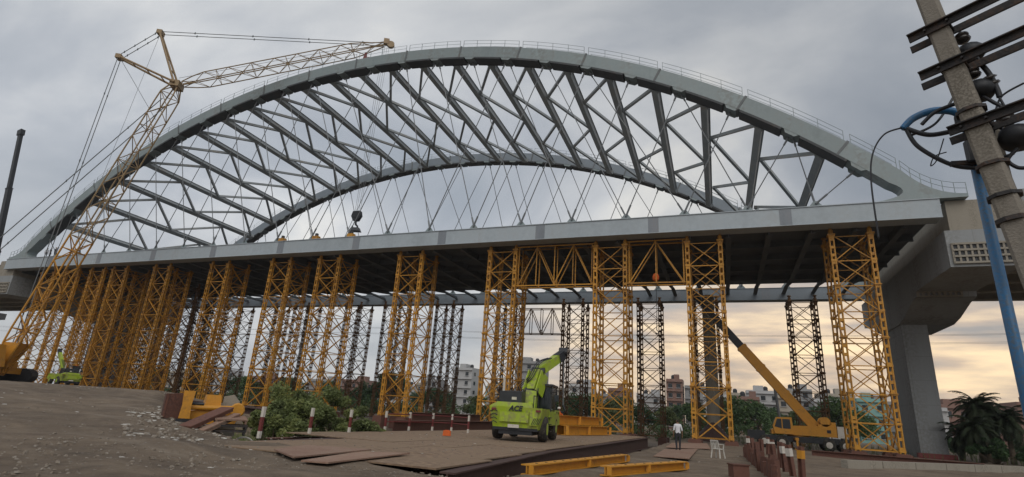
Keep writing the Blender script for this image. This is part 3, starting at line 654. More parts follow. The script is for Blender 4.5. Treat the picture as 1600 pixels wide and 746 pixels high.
# machine body and tracks
def local(dx, dy, dz): return pd * dx + pn * dy + Vector((0, 0, dz))
for s in (-1, 1):
    tr = MB(); prof = []
    for i in range(9): a = math.pi / 2 + math.pi * i / 8; prof.append((-4.2 + 0.75 * math.cos(a), 0.78 + 0.75 * math.sin(a)))
    for i in range(9): a = -math.pi / 2 + math.pi * i / 8; prof.append((4.2 + 0.75 * math.cos(a), 0.78 + 0.75 * math.sin(a)))
    tr.prism(prof, 'y', s * 3.4 - 0.6, s * 3.4 + 0.6)
    for i in range(16): tr.box((-4.1 + 8.2 * i / 15, s * 3.4, 1.55), (0.4, 1.26, 0.08)); tr.box((-4.1 + 8.2 * i / 15, s * 3.4, 0.03), (0.4, 1.26, 0.06))
    t_ = tr.build('track', DARK, CC, local(-3.2, 0, 0), (0, 0, TH30))
bd = MB(); bd.box((-2.6, 0, 1.9), (8.6, 3.2, 0.7)); bd.box((-4.2, 0, 3.0), (5.6, 3.0, 1.6)); bd.box((-8.3, 0, 2.7), (1.8, 5.2, 2.4)); bd.box((0, 0, 1.2), (3.0, 5.6, 0.7)); bd.build('machinery_house', YELC, CC, local(-1.0, 0, 0), (0, 0, TH30))
cb = MB(); cb.quadbox([(0.3, -2.9, 1.5), (2.5, -2.9, 1.5), (2.5, -1.7, 1.5), (0.3, -1.7, 1.5), (0.3, -2.9, 3.9), (2.0, -2.9, 3.9), (2.0, -1.7, 3.9), (0.3, -1.7, 3.9)]); cbo = cb.build('cab', YELC, CC, local(-1.0, 0, 0), (0, 0, TH30))
MB().box((1.2, -2.93, 2.9), (1.3, 0.05, 1.3)).build('cab_window', GLASS, cbo)
gm_ = MB()
for s in (-1, 1): gm_.tube([local(-8, s * 1.2, 2.5), local(-6.5, s * 0.8, 8.2)], 0.16, 6); gm_.tube([local(-1.5, s * 1.2, 2.5), local(-6.5, s * 0.8, 8.2)], 0.12, 6)
gm_.build('gantry', LATT, CC)

# ------------------------------------------------------------------ mobile telescopic cranes
def mobile_crane(name, label, loc, rz, piv, tip, split, body_m, boom_m1, boom_m2, gr=None, cs=-1, bw=1.0):
    """truck crane; boom pivot and tip are given in the crane's own frame"""
    C = thing(name, label, 'crane', loc, rz, gr)
    ch = MB(); ch.box((-0.3, 0, 0.95), (8.4, 2.3, 0.55)); ch.box((3.9, 0, 1.15), (1.6, 2.4, 0.9)); ch.build('chassis', DARK, C)
    for x in (-3.9, -2.5, 1.6, 3.2):
        for s in (-1, 1):
            w = MB().lathe((0, 0, -0.2), [(0.42, 0), (0.58, 0.05), (0.6, 0.2), (0.58, 0.35), (0.42, 0.4)], 18).build('tyre', RUBBER, C, (x, s * 1.1, 0.6), (R(90), 0, 0), True)
            MB().lathe((0, 0, -0.22), [(0.16, 0), (0.36, 0.03), (0.36, 0.41), (0.16, 0.44)], 14).build('rim', WHITE, w)
    for x in (-4.4, 0.4):
        for s in (-1, 1):
            o = MB(); o.box((x, s * 1.9, 1.0), (0.3, 1.6, 0.25)); o.box((x, s * 2.6, 0.55), (0.18, 0.18, 0.9)); o.box((x, s * 2.6, 0.06), (0.6, 0.6, 0.1)); o.build('outrigger', body_m, C)
    sl_ = MB(); sl_.prism([(-3.3, 1.35), (2.5, 1.35), (2.5, 1.75), (1.2, 2.2), (-1.2, 2.3), (-3.3, 2.3)], 'y', -1.15, 1.15); sl_.lathe((0, 0, 1.2), [(1.0, 0), (1.0, 0.16)], 20)
    sd9 = sl_.build('slewing_deck', body_m, C); MB().box((-3.72, 0, 1.85), (0.8, 2.5, 1.05)).build('counterweight', WHITE if body_m is not DARK else DARK, C)
    for x_ in (-2.6, -1.4, -0.2): MB().box((x_, cs * 1.16, 1.85), (0.7, 0.03, 0.5)).build('access_panel', body_m, sd9)
    MB().box((-2.6, cs * 1.18, 1.85), (0.35, 0.03, 0.3)).build('vent', DARK, sd9)
    wn = MB(); wn.lathe((-2.4, -0.95, 2.75), [(0.46, 0), (0.46, 0.12), (0.3, 0.12), (0.3, 1.78), (0.46, 1.78), (0.46, 1.9)], 16, (0, 1, 0)); wn.box((-2.4, 0, 2.35), (1.3, 1.9, 0.3)); wn.box((-3.1, 0, 2.5), (0.4, 1.6, 0.5)); wn.build('winch', body_m, C)
    cb = MB(); cb.prism([(0.5, 1.4), (2.2, 1.4), (2.35, 2.1), (2.0, 2.95), (0.6, 3.0)], 'y', cs * 0.55, cs * 1.45); cab = cb.build('cab', body_m, C)
    gl = MB(); gl.prism([(0.75, 1.9), (1.45, 1.9), (1.45, 2.8), (0.78, 2.8)], 'y', cs * 1.44, cs * 1.47); gl.build('cab_window', GLASS, cab)
    gl = MB(); gl.prism([(1.55, 1.9), (2.2, 2.05), (1.93, 2.8), (1.55, 2.8)], 'y', cs * 1.44, cs * 1.47); gl.build('cab_window', GLASS, cab)
    P, T = Vector(piv), Vector(tip); d = (T - P)
    s0 = P + d * split
    dn = d.normalized(); b0 = MB(); b0.bar(P - dn * 0.6, s0, 0.72 * bw, 0.88 * bw, (0, 0, 1))
    for t in (0.35, 0.7, 0.98): b0.bar(P.lerp(s0, t) - dn * 0.12, P.lerp(s0, t) + dn * 0.12, 0.80 * bw, 0.98 * bw)
    bo = b0.build('boom_base', boom_m1, C)
    b1 = MB(); m1_ = s0.lerp(T, 0.5); b1.bar(s0 - dn * 0.5, m1_, 0.58 * bw, 0.72 * bw); b1.bar(m1_ - dn * 0.15, m1_, 0.66 * bw, 0.8 * bw); b1.build('boom_section', boom_m2, C)
    b2 = MB(); b2.bar(m1_ - dn * 0.3, T, 0.46 * bw, 0.58 * bw); b2.bar(T - dn * 0.6, T + dn * 0.35, 0.62, 0.95); b2.lathe(T + dn * 0.3 + Vector((0, -0.3, -0.25)), [(0.28, 0), (0.28, 0.6)], 12, (0, 1, 0)); b2.build('boom_tip', boom_m2, C)
    cy = MB()
    for s in (-0.22, 0.22): cy.tube([Vector((1.5 if d.x > 0 else -1.5, s, 2.0)), P.lerp(s0, 0.5) - Vector((0, -s, 0.45))], 0.12, 8)
    cy.build('luffing_cylinder', CABLE, C)
    return C
mz = -0.2
p0 = Vector((52.0, 11.5, mz))
# boom swings over the carrier's front, which points along -X
pv = atY(1266, 660, 11.5); tpx = atY(1083, 460, 11.5)
def toloc(v, p, rz): return Matrix.Rotation(-rz, 3, 'Z') @ (Vector(v) - Vector(p))
mobile_crane('mobile_crane', 'yellow mobile crane with black-tipped telescopic boom parked under the bridge', p0, math.pi, toloc(pv, p0, math.pi), toloc(tpx, p0, math.pi), 0.56, YELC, YELC, DARK, None, 1, 1.05)
# its cab window side faces away; give it a cab on the camera side too
p1 = Vector((-63.5, -9.0, 0.9)); bt_ = atY(33, 207, -9.0); fo = atY(-40, 560, -9.0)
rz1 = 0.0
mobile_crane('mobile_crane', 'dark telescopic boom crane standing beyond the end of the deck', (fo.x - 1.2, -9.0, 0.9), 0.0, toloc((fo.x, -9.0, 3.2), (fo.x - 1.2, -9.0, 0.9), 0), toloc(bt_, (fo.x - 1.2, -9.0, 0.9), 0), 0.45, DARK, DARK, DARK)

# ------------------------------------------------------------------ pick-and-carry cranes
def text_mesh(body, size, M_, name='lettering', shear=0.0, bold=0.0):
    cu = bpy.data.curves.new('lettering', 'FONT'); cu.body = body; cu.size = size; cu.extrude = 0.004; cu.align_x = 'CENTER'; cu.shear = shear; cu.offset = bold
    o = bpy.data.objects.new('tmp', cu); COL.objects.link(o); dg = bpy.context.evaluated_depsgraph_get(); dg.update()
    me = bpy.data.meshes.new_from_object(o.evaluated_get(dg)); bpy.data.objects.remove(o); bpy.data.curves.remove(cu)
    me.materials.clear(); me.materials.append(M_); return me
def pick_crane(label, loc, rz, group=None, boom_pts=None, letters=True, sc=1.0):
    """rear counterweight faces local -Y, machine points along +Y"""
    C = thing('pick_and_carry_crane', label, 'crane', loc, rz, group); C.scale = (sc, sc, sc)
    # rear ballast: panelled box tapering down
    MB().box((0, 1.15, 0.42), (1.5, 2.0, 0.3)).build('undercarriage', DARK, C); MB().box((0, 0.35, 0.5), (2.0, 0.5, 0.12)).build('rear_bumper', DARK, C)
    b = MB(); b.quadbox([(-1.0, 0.12, 0.5), (1.0, 0.12, 0.5), (1.0, 2.2, 0.55), (-1.0, 2.2, 0.55), (-1.2, 0.0, 1.42), (1.2, 0.0, 1.42), (1.2, 2.2, 1.42), (-1.2, 2.2, 1.42)])
    b.quadbox([(-1.2, 0.0, 1.42), (0.75, 0.0, 1.42), (0.75, 0.5, 1.42), (-1.2, 0.5, 1.42), (-0.85, 0.03, 1.62), (0.7, 0.03, 1.62), (0.7, 0.5, 1.62), (-0.85, 0.5, 1.62)])
    bal = b.build('counterweight', LIME, C)
    MB().box((-0.05, -0.012, 1.0), (1.3, 0.03, 0.42)).build('rear_panel', LIME, bal)
    MB().box((0.83, -0.012, 1.0), (0.34, 0.03, 0.62)).build('rear_panel', LIME, bal)
    ch = MB()
    for i in range(5):                               # black warning chevrons
        x = 0.72 + 0.075 * i; ch.quadbox([(x, -0.04, 0.72), (x + 0.035, -0.04, 0.72), (x + 0.035, -0.028, 0.72), (x, -0.028, 0.72), (x + 0.14, -0.04, 1.0), (x + 0.175, -0.04, 1.0), (x + 0.175, -0.028, 1.0), (x + 0.14, -0.028, 1.0)])
    ch.build('warning_stripe', DARK, bal)
    ch = MB()
    for i in range(4):
        z = 0.72 + 0.16 * i; ch.bar((-1.14, -0.0, z), (-0.95, -0.03, z + 0.07), 0.02, 0.035); ch.bar((-0.95, -0.03, z + 0.07), (-0.80, -0.03, z), 0.02, 0.035)
    ch.build('warning_stripe', DARK, bal)
    for x in (-0.98, 1.02): MB().box((x, -0.03, 1.3), (0.2, 0.05, 0.09)).build('tail_lamp', REDP, bal)
    if letters:
        link('lettering', text_mesh('ACE', 0.31, DARK, shear=0.25, bold=0.012), bal, (0.0, -0.035, 1.26), (R(90), 0, 0))
    MB().box((-0.05, -0.04, 0.62), (0.5, 0.03, 0.14)).build('number_plate', WHITE, C)
    # engine hood: dark, behind the ballast
    h = MB(); h.quadbox([(-0.95, 0.5, 1.42), (0.15, 0.5, 1.42), (0.15, 2.2, 1.42), (-0.95, 2.2, 1.42), (-0.9, 0.55, 2.1), (0.12, 0.55, 2.1), (0.12, 2.1, 2.2), (-0.9, 2.1, 2.2)])
    hood = h.build('engine_hood', DARK, C); MB().box((-0.2, 0.52, 1.8), (0.22, 0.03, 0.12)).build('badge', WHITE, hood); MB().tube([(-0.8, 0.9, 2.1), (-0.8, 0.9, 2.75)], 0.05, 8).build('exhaust_pipe', WHITE, hood)
    # wheels
    for x, y, r in ((-1.05, 1.3, 0.55), (1.05, 1.3, 0.55), (-1.0, 4.5, 0.62), (1.0, 4.5, 0.62)):
        w = MB().lathe((0, 0, -0.2), [(r * 0.62, 0), (r * 0.95, 0.03), (r, 0.12), (r, 0.28), (r * 0.95, 0.37), (r * 0.62, 0.4)], 22).build('tyre', RUBBER, C, (x, y, r), (0, R(90), 0), True)
        MB().lathe((0, 0, -0.215), [(r * 0.2, 0), (r * 0.58, 0.02), (r * 0.58, 0.41), (r * 0.2, 0.43)], 16).build('rim', LIME, w)
    # front chassis, cab on the right
    f = MB(); f.box((0, 3.9, 0.95), (1.5, 3.2, 0.5)); f.prism([(2.3, 0.7), (5.6, 0.7), (5.6, 1.05), (4.9, 1.35), (2.3, 1.35)], 'x', 0.35, 1.2); f.prism([(2.3, 0.7), (5.6, 0.7), (5.6, 1.05), (4.9, 1.35), (2.3, 1.35)], 'x', -1.2, -0.35); f.build('front_chassis', LIME, C)
    cb = MB()
    for x in (0.45, 1.2):
        for y in (2.35, 3.95): cb.bar((x, y, 1.3), (x, y, 2.5), 0.08)
    cb.box((0.82, 3.15, 2.54), (0.95, 1.9, 0.1)); cb.box((0.82, 2.6, 1.55), (0.7, 0.4, 0.5)); cab = cb.build('cab', DARK, C)
    MB().box((1.21, 3.15, 1.95), (0.02, 1.5, 1.0)).build('cab_window', GLASS, cab); MB().box((0.82, 2.33, 1.95), (0.68, 0.02, 1.0)).build('cab_window', GLASS, cab)
    # boom column and knuckle boom
    pts = [Vector(v) for v in boom_pts]
    cl = MB(); cl.bar((pts[0].x - 0.05, pts[0].y - 0.1, 1.3), pts[0], 0.55, 0.5, (0, 1, 0), w2=0.5, h2=0.45); cl.build('boom_column', LIME, C)
    for a, b, w, h in zip(pts[:-1], pts[1:], (0.42, 0.36, 0.30), (0.5, 0.42, 0.36)):
        MB().bar(a, b, w, h).build('boom_section', LIME, C)
    for p_ in pts[:-1]: MB().lathe(p_ - Vector((0, 0.0, 0)) + Vector((-0.32, 0, 0)), [(0.2, 0), (0.2, 0.64)], 12, (1, 0, 0)).build('pivot_pin', DARK, C)
    MB().tube([(0.1, 3.0, 1.4), pts[0].lerp(pts[1], 0.7) - Vector((0, 0, 0.2))], 0.09, 8).build('lift_cylinder', CABLE, C)
    for k in range(3):
        o_ = 0.10 * (k - 1); sagline('hydraulic_hose', [(-0.15 + o_, 2.0, 1.5), Vector((o_ - 0.25, 1.9, 2.3)), pts[0].lerp(pts[1], 0.3) + Vector((o_ - 0.15, -0.2, 0.35)), pts[1] + Vector((o_, 0, 0.42)), pts[1].lerp(pts[2], 0.6) + Vector((o_, 0, 0.28))], 0.022, DARK, C)
    for x_ in (-0.3, 0.32): MB().bar(pts[0] + Vector((x_, 0, -0.1)), pts[1] + Vector((x_, 0, -0.1)), 0.06, 0.7).build('boom_cheek_plate', LIME, C)
    MB().tube([(1.18, 2.3, 2.2), (1.5, 2.2, 2.25), (1.5, 2.2, 2.05)], 0.02, 5).build('mirror_arm', DARK, C); MB().box((1.5, 2.18, 1.95), (0.2, 0.04, 0.3)).build('mirror', GLASS, C)
    MB().lathe((0.82, 2.5, 2.6), [(0.07, 0), (0.07, 0.1), (0.03, 0.14)], 10).build('beacon', ORANGE, C)
    for x_ in (-0.95, 0.75):
        MB().tube([(x_, 0.3, 1.42), (x_, 0.3, 1.95), (x_ + 0.0, 1.4, 1.95), (x_, 1.4, 1.42)], 0.022, 6).build('hand_rail', DARK, C)
    for z_ in (0.45, 0.75, 1.05): MB().box((1.2, 2.3, z_), (0.12, 0.4, 0.04)).build('step', DARK, C)
    for s_ in (-1, 1): MB().prism([(3.7, 1.25), (3.85, 1.42), (5.15, 1.42), (5.3, 1.25), (5.2, 1.22), (5.1, 1.34), (3.9, 1.34), (3.8, 1.22)], 'x', s_ * 0.78, s_ * 1.24).build('mudguard', LIME, C)
    e = pts[-1]; hd = MB(); dn = (pts[-1] - pts[-2]).normalized(); hd.bar(e - dn * 0.1, e + dn * 0.55, 0.36, 0.44); hd.lathe(e + dn * 0.62 + Vector((-0.22, 0, 0.1)), [(0.24, 0), (0.24, 0.44)], 12, (1, 0, 0)); hd.build('boom_head', DARK, C)
    MB().tube([e + dn * 0.7, e + dn * 0.75 + Vector((0, 0, -2.6))], 0.03, 5).build('hoist_rope', CABLE, C)
    MB().tube([e + dn * 0.75 + Vector((0, 0, -2.6)), e + dn * 0.75 + Vector((0.1, 0, -2.85)), e + dn * 0.75 + Vector((0, 0, -3.0)), e + dn * 0.75 + Vector((-0.1, 0, -2.9))], 0.06, 6).build('hook', DARK, C)
    return C
PZ = 0.36
pick_crane('lime green pick-and-carry crane with black lettering on its rear, on the platform', (36.65, -29.4, PZ), R(8), None,
           [(0.38, 1.75, 2.2), (0.55, 2.2, 3.15), (1.25, 3.6, 3.95)])
gp = atY(100, 607, -14.0)
pick_crane('dusty lime green crane with raised stubby boom near the crawler crane tracks', (gp.x + 0.8, -14.0, gz(gp.x, -14) - 0.02), R(75), None,
           [(-0.2, 2.2, 1.5), (0.0, 3.4, 1.4), (0.1, 8.2, 4.3)], letters=False, sc=0.8)

# ------------------------------------------------------------------ platform, railing, steel stock
PF = thing('work_platform', 'dusty steel plate work platform with dark edge girder over the ditch', 'platform', (36, -24, 0))
def plan(x, y): return (x - 36, y + 24)
def redge(y): return 39.3 + 0.7 * max(0.0, (-33 - y) / 9.5) ** 1.5
ys_ = [-42.2 + 3.05 * i for i in range(13)]
rp_ = random.Random(5)
for j, (a, b) in enumerate(zip(ys_[:-1], ys_[1:])):
    xl = 30.2 if a > -38 else 33.0; xr = redge((a + b) / 2) - 0.1
    n = 4
    for i in range(n):
        x0 = xl + (xr - xl) * i / n; x1 = xl + (xr - xl) * (i + 1) / n; zt = 0.335 + rp_.uniform(-0.004, 0.010)
        P = []
        for z in (zt - 0.03, zt):
            for x, y in ((x0 + 0.01, a + 0.01), (x1 - 0.01, a + 0.01), (x1 - 0.01, b - 0.01), (x0 + 0.01, b - 0.01)): P.append((*plan(x, y), z + rp_.uniform(-0.006, 0.006)))
        MB().quadbox(P).build('deck_plate', DUSTY, PF)
for off, nm in ((0.0, 'edge_girder'), (-3.6, 'edge_girder'), (-7.2, 'edge_girder')):
    for ya, yb_ in ((-42.2, -33.0), (-32.98, -19.0), (-18.98, -5.5)):
        MB().ibeam((*plan(redge(ya) + off, ya), -0.075), (*plan(redge(yb_) + off, yb_), -0.075), 0.34, 0.74, 0.035).build(nm, RUSTD, PF)
MB().ibeam((*plan(30.3, -37), -0.1), (*plan(30.3, -5.6), -0.1), 0.3, 0.55, 0.03).build('edge_girder', RUST, PF)
for y in (-36, -26, -16, -7):
    for x in (31.2, 36.0, redge(y) - 0.5): MB().tube([(*plan(x, y), -2.6), (*plan(x, y), -0.3)], 0.2, 10).build('pile', RUST, PF)
GR = thing('guard_railing', 'red and white banded guard posts joined by dark rails along the platform', 'railing', (31, -32, 0.34))
pp = [atZ(x, y, 0.34) for x, y in ((404, 685), (483, 678), (545, 676), (594, 673), (637, 673), (675, 673), (705, 674), (731, 677))]
pp = [Vector((min(max(p.x, 30.1), 32.5), p.y, 0.34)) for p in pp]
for i, p in enumerate(pp):
    q = p - GR.location
    po = MB().box((q.x, q.y, 0.45), (0.085, 0.085, 0.9)).build('post', REDP, GR)
    MB().box((q.x, q.y, 0.755), (0.092, 0.092, 0.3)).build('white_band', WHITE, po); MB().box((q.x, q.y, 0.10), (0.092, 0.092, 0.2)).build('white_band', WHITE, po)
for z in (0.42, 0.78):
    for a, b in zip(pp[3:-1], pp[4:]): MB().tube([a - GR.location + Vector((0, 0, z)), b - GR.location + Vector((0, 0, z))], 0.03, 6).build('rail', REDP, GR)
# toe beams lying along the left edge, behind the posts
for k, (a, b, h, lb) in enumerate((((29.3, -27.5), (28.4, -12.0), 0.75, 'rusty steel beam lying behind the guard posts'), ((28.0, -23.5), (26.0, -9.0), 1.15, 'deep rusty girder lying beyond the guard posts, dark and dented'))):
    o = MB().ibeam((0, 0, 0), (b[0] - a[0], b[1] - a[1], 0), 0.35, h, 0.03).build('steel_beam', RUST, None, (a[0], a[1], 0.05 + h / 2)); tag(o, lb, 'beam')
bA = CAM + Vector((ray(270, 650).x, ray(270, 650).y, 0)).normalized() * 32; bB = CAM + Vector((ray(444, 650).x, ray(444, 650).y, 0)).normalized() * 28.5; bA.z = 1.05; bB.z = 0.80
o = MB().ibeam((0, 0, 0), bB - bA, 0.5, 0.3, 0.04).build('steel_beam', RUSTD, None, bA); tag(o, 'long low rusty beam with dusty top spanning the ditch past the bush', 'beam')
# yellow beams
def ybeam(label, A, B, w, h, cat='beam'):
    A = Vector(A); B = Vector(B); d = B - A; T = thing('yellow_beam', label, cat, A)
    m = MB(); n = int(d.length / 0.55); s = d.cross(Vector((0, 0, 1))).normalized()
    m.ibeam((0, 0, h / 2), d + Vector((0, 0, h / 2)), w, h, 0.03); m.build('beam', YELC, T)
    for i in range(1, n):
        MB().box(d * (i / n) + Vector((0, 0, h + 0.004)), (0.06, 0.06, 0.012), math.atan2(d.y, d.x)).build('bolt_hole', DARK, T)
    for i in sorted({0, n // 2, n}):
        c = d * (i / n); st = MB(); st.bar(c + s * (w / 2 - 0.02) + Vector((0, 0, 0.03)), c + s * (w / 2 - 0.02) + Vector((0, 0, h - 0.03)), 0.03, w * 0.4); st.build('stiffener', YELC, T)
    return T
a = atZ(822, 744, 0.02); b = atZ(976, 722, 0.02)
ybeam('yellow drilled beam lying beside the dark platform edge', (a.x, a.y, 0.03), (b.x, b.y, 0.03), 0.32, 0.26)
a = atZ(945, 745, 0.02); b = atZ(1068, 734, 0.02)
ybeam('yellow drilled beam lying apart on the bare dirt near the steel sheet', (a.x, a.y, 0.03), (b.x, b.y, 0.03), 0.32, 0.26)
for k in range(3):
    ybeam(('stacked yellow girder on the platform, topmost of the pile', 'stacked yellow girder on the platform, under the topmost one', 'yellow girder lying beside the stacked pair on the platform')[k],
          (34.7 + (0.1 if k == 0 else (0.0 if k == 1 else 0.75)), -17.2 + 0.2 * k, 0.36 + (0.62 if k == 0 else 0.0)), (35.9 + (0.1 if k == 0 else (0.0 if k == 1 else 0.75)), -8.6, 0.36 + (0.62 if k == 0 else 0.0)), 0.5, 0.6)
# loose plates on the ground
def sheet(label, pts, z, M_=PLATE, name='steel_plate', th=0.03):
    c = sum((Vector(p) for p in pts), Vector((0, 0))) / len(pts); P = []
    for zz in (0, th):
        for i, p in enumerate(pts): P.append((p[0] - c.x, p[1] - c.y, zz + (0.02 if i == 1 else 0) + (0.015 if i == 2 else 0)))
    o = MB().quadbox(P).build(name, M_, None, (c.x, c.y, z)); return tag(o, label, 'plate', None)
def quadpx(l, z): return [tuple(atZ(x, y, z).xy) for x, y in l]
sheet('pinkish rusty steel plate lying flat at the platform edge', quadpx(((428, 704), (458, 718), (580, 705), (480, 697)), 0.37), 0.368)
sheet('pale dusty steel plate tucked under the pinkish one', quadpx(((470, 722), (512, 727), (640, 711), (560, 708)), 0.35), 0.352)
sheet('grey steel sheet lying under the standing man', quadpx(((1021, 714), (1077, 719), (1090, 703), (1038, 703)), 0.04), 0.045)
sheet('thin steel sheet on the dirt behind the standing man', quadpx(((1040, 700), (1110, 703), (1105, 694), (1050, 693)), 0.04), 0.05)
# ------------------------------------------------------------------ rubble heap with rusty plates and yellow gear
def px_at(px, py, z): v = atZ(px, py, z); return Vector((v.x, v.y, z))
vd = lambda p: math.atan2(p.y - CAM.y, p.x - CAM.x)
def spot(px, dist):
    d = ray(px, 650); d.z = 0; d.normalize(); p = CAM + d * dist; return Vector((p.x, p.y, gz(p.x, p.y)))
s = spot(269, 21.5); rzv = vd(s) - math.pi / 2
T = thing('steel_box', 'maroon rusted steel box standing beside the yellow gear', 'box', s, rzv + 0.12); MB().quadbox([(-0.30, -0.2, 0), (0.26, -0.2, 0), (0.26, 0.2, 0), (-0.30, 0.2, 0), (-0.32, -0.2, 0.74), (0.24, -0.2, 0.80), (0.24, 0.2, 0.80), (-0.32, 0.2, 0.74)]).build('shell', RUST, T); m = MB()
for x in (-0.27, 0.22): m.box((x, -0.21, 0.39), (0.05, 0.03, 0.72))
m.build('edge_angle', RUST, T)
s = spot(288, 21.0); T = thing('yellow_bracket', 'yellow upright steel bracket next to the maroon box', 'bracket', s, rzv); MB().prism([(-0.16, 0.1), (0.16, 0.1), (0.13, 0.5), (0.17, 0.95), (-0.17, 0.95), (-0.13, 0.5)], 'y', -0.12, 0.12).build('plate', YELC, T); MB().box((0, 0, 0.04), (0.45, 0.4, 0.08)).build('foot', DARK, T)
s = spot(330, 21.6); T = thing('yellow_machine', 'yellow hydraulic machine part lying among rusty plates', 'machine', s, rzv)
MB().prism([(-0.75, 0.15), (0.7, 0.1), (0.85, 0.42), (0.45, 0.72), (-0.1, 0.62), (-0.7, 0.5)], 'y', -0.3, 0.3).build('frame', YELC, T)
MB().tube([(-0.7, -0.36, 0.62), (0.75, -0.36, 0.66)], 0.08, 10).build('cylinder', YELC, T); MB().lathe((0.72, -0.5, 0.6), [(0.2, 0), (0.24, 0.1), (0.2, 0.36)], 12, (0, 1, 0)).build('hub', YELC, T); MB().box((-0.05, 0.1, 0.85), (0.5, 0.5, 0.4), 0.1, taper=0.85).build('motor_cover', YELC, T); MB().tube([(-0.9, -0.3, 0.72), (-0.3, -0.38, 0.74)], 0.05, 8).build('rod', DARK, T)
s = spot(357, 22.4); T = thing('concrete_block', 'pale broken concrete post stub behind the yellow gear', 'concrete block', s, rzv - 0.1); MB().prism([(-0.28, 0), (0.30, 0), (0.27, 1.15), (0.05, 1.38), (-0.25, 1.3)], 'y', -0.25, 0.25).build('block', CONCB, T); MB().box((-0.2, 0.0, 1.0), (0.55, 0.42, 0.12), 0.2).build('cap_stone', CONCB, T)
def plank(label, px, dist, L_, w, th, yaw, pitch, z, M_=RUST):
    s = spot(px, dist); o = MB().box((0, 0, 0), (w, L_, th)); 
    for sx_ in (-1, 1): o.box((sx_ * (w / 2 - th), 0, -th * 1.4), (th * 1.2, L_ * 0.98, th * 2))
    ob = o.build('rusty_plate', M_, None, s + Vector((0, 0, z)), (pitch, 0, yaw)); return tag(ob, label, 'plate')
plank('wide rusty steel channel leaning nose-down on the rubble', 324, 20.0, 1.75, 0.46, 0.045, rzv - 0.75, R(19), 0.36, RUST)
plank('narrow grey-brown channel leaning beside the wide rusty one', 345, 19.9, 1.6, 0.25, 0.045, rzv - 0.72, R(18), 0.30, PLATE)
plank('flat reddish steel plate on top of the stacked offcuts', 361, 20.2, 0.55, 0.95, 0.05, rzv + 0.1, R(9), 0.60, PLATE)
plank('dark steel offcut in the middle of the stack', 362, 20.1, 0.55, 1.0, 0.05, rzv + 0.02, R(2), 0.40, IRON)
plank('dark steel offcut at the bottom of the stack', 360, 20.0, 0.6, 1.05, 0.05, rzv - 0.06, R(0), 0.2, IRON)
s = spot(388, 20.6); T = thing('hose_coil', 'pale curved hose arching over the rubble by the first guard post', 'hose', s, rzv); MB().tube([(-0.45, 0, 0.3)] + [(0.4 * math.cos(a), 0.05, 0.25 + 0.42 * math.sin(a)) for a in [math.pi * (1 - i / 9) for i in range(10)]] + [(0.42, 0, 0.05)], 0.03, 6).build('hose', WHITE, T)
# scattered stones and litter
def scatter(name, n, M_, fn, smin, smax, seed, flat=0.6):
    r = random.Random(seed); m = MB(); got = 0
    while got < n:
        p = fn(r)
        if p is None: continue
        got += 1; x, y = p; z = gz(x, y); sz = r.uniform(smin, smax) ** 1.0; a = r.uniform(0, 6.28); pts = []
        for zz, k in ((-0.3, 1.0), (0.75, 0.62)):
            for i in range(4):
                an = a + i * 1.571 + r.uniform(-0.35, 0.35); rr = sz * k * r.uniform(0.7, 1.25); pts.append((x + rr * math.cos(an), y + rr * math.sin(an), z + sz * flat * zz * r.uniform(0.7, 1.2)))
        m.quadbox(pts)
    return kind(m.build(name, M_, fix=False), 'stuff')
STONE = mat('rubble_stone', (0.20, 0.16, 0.12), 0.95, 0, 0.35, 6, (0.33, 0.31, 0.28), 0.4, 30, 0.3)
LITTER = mat('pale_litter', (0.50, 0.48, 0.44), 0.9, 0, 0.2, 5, bump=0.1)
def fore(r):
    x = r.uniform(-15, 46); y = r.uniform(-50, -10)
    if x > 30 and y > -41.8 and x < 42: return None
    if 13 < x < 30 and y > -37: return None
    if x >= 42 and (y > -12 or r.random() < 0.75): return None
    return x, y
scatter('rubble', 2000, STONE, fore, 0.015, 0.07, 11)
def near_pile(r):
    px = r.uniform(200, 420); d = r.uniform(15, 27); s = spot(px, d); return (s.x, s.y)
scatter('rubble', 420, STONE, near_pile, 0.02, 0.09, 12)
scatter('litter', 160, LITTER, near_pile, 0.03, 0.12, 13, 0.2)
def near_bottom(r):
    px = r.uniform(0, 800); d = r.uniform(9.5, 15); s = spot(px, d); return (s.x, s.y)
scatter('rubble', 800, STONE, near_bottom, 0.01, 0.04, 14)
scatter('litter', 280, LITTER, fore, 0.02, 0.08, 15, 0.2)
def on_platform(r): return (r.uniform(31.5, 39.0), r.uniform(-42, -12))
_g = gz
def gz(x, y): return 0.345
scatter('rubble', 500, STONE, on_platform, 0.008, 0.04, 18); scatter('litter', 40, LITTER, on_platform, 0.02, 0.06, 19, 0.15)
gz = _g
kind(bpy.data.objects['rubble'], 'stuff')
for o in [o for o in bpy.data.objects if o.name.startswith(('rubble', 'litter'))]:
    o['label'] = {'rubble': 'loose grey stones and rubble strewn over the dirt', 'litter': 'pale scraps of litter strewn over the dirt'}[o.name.split('.')[0]]; o['category'] = o.name.split('.')[0]
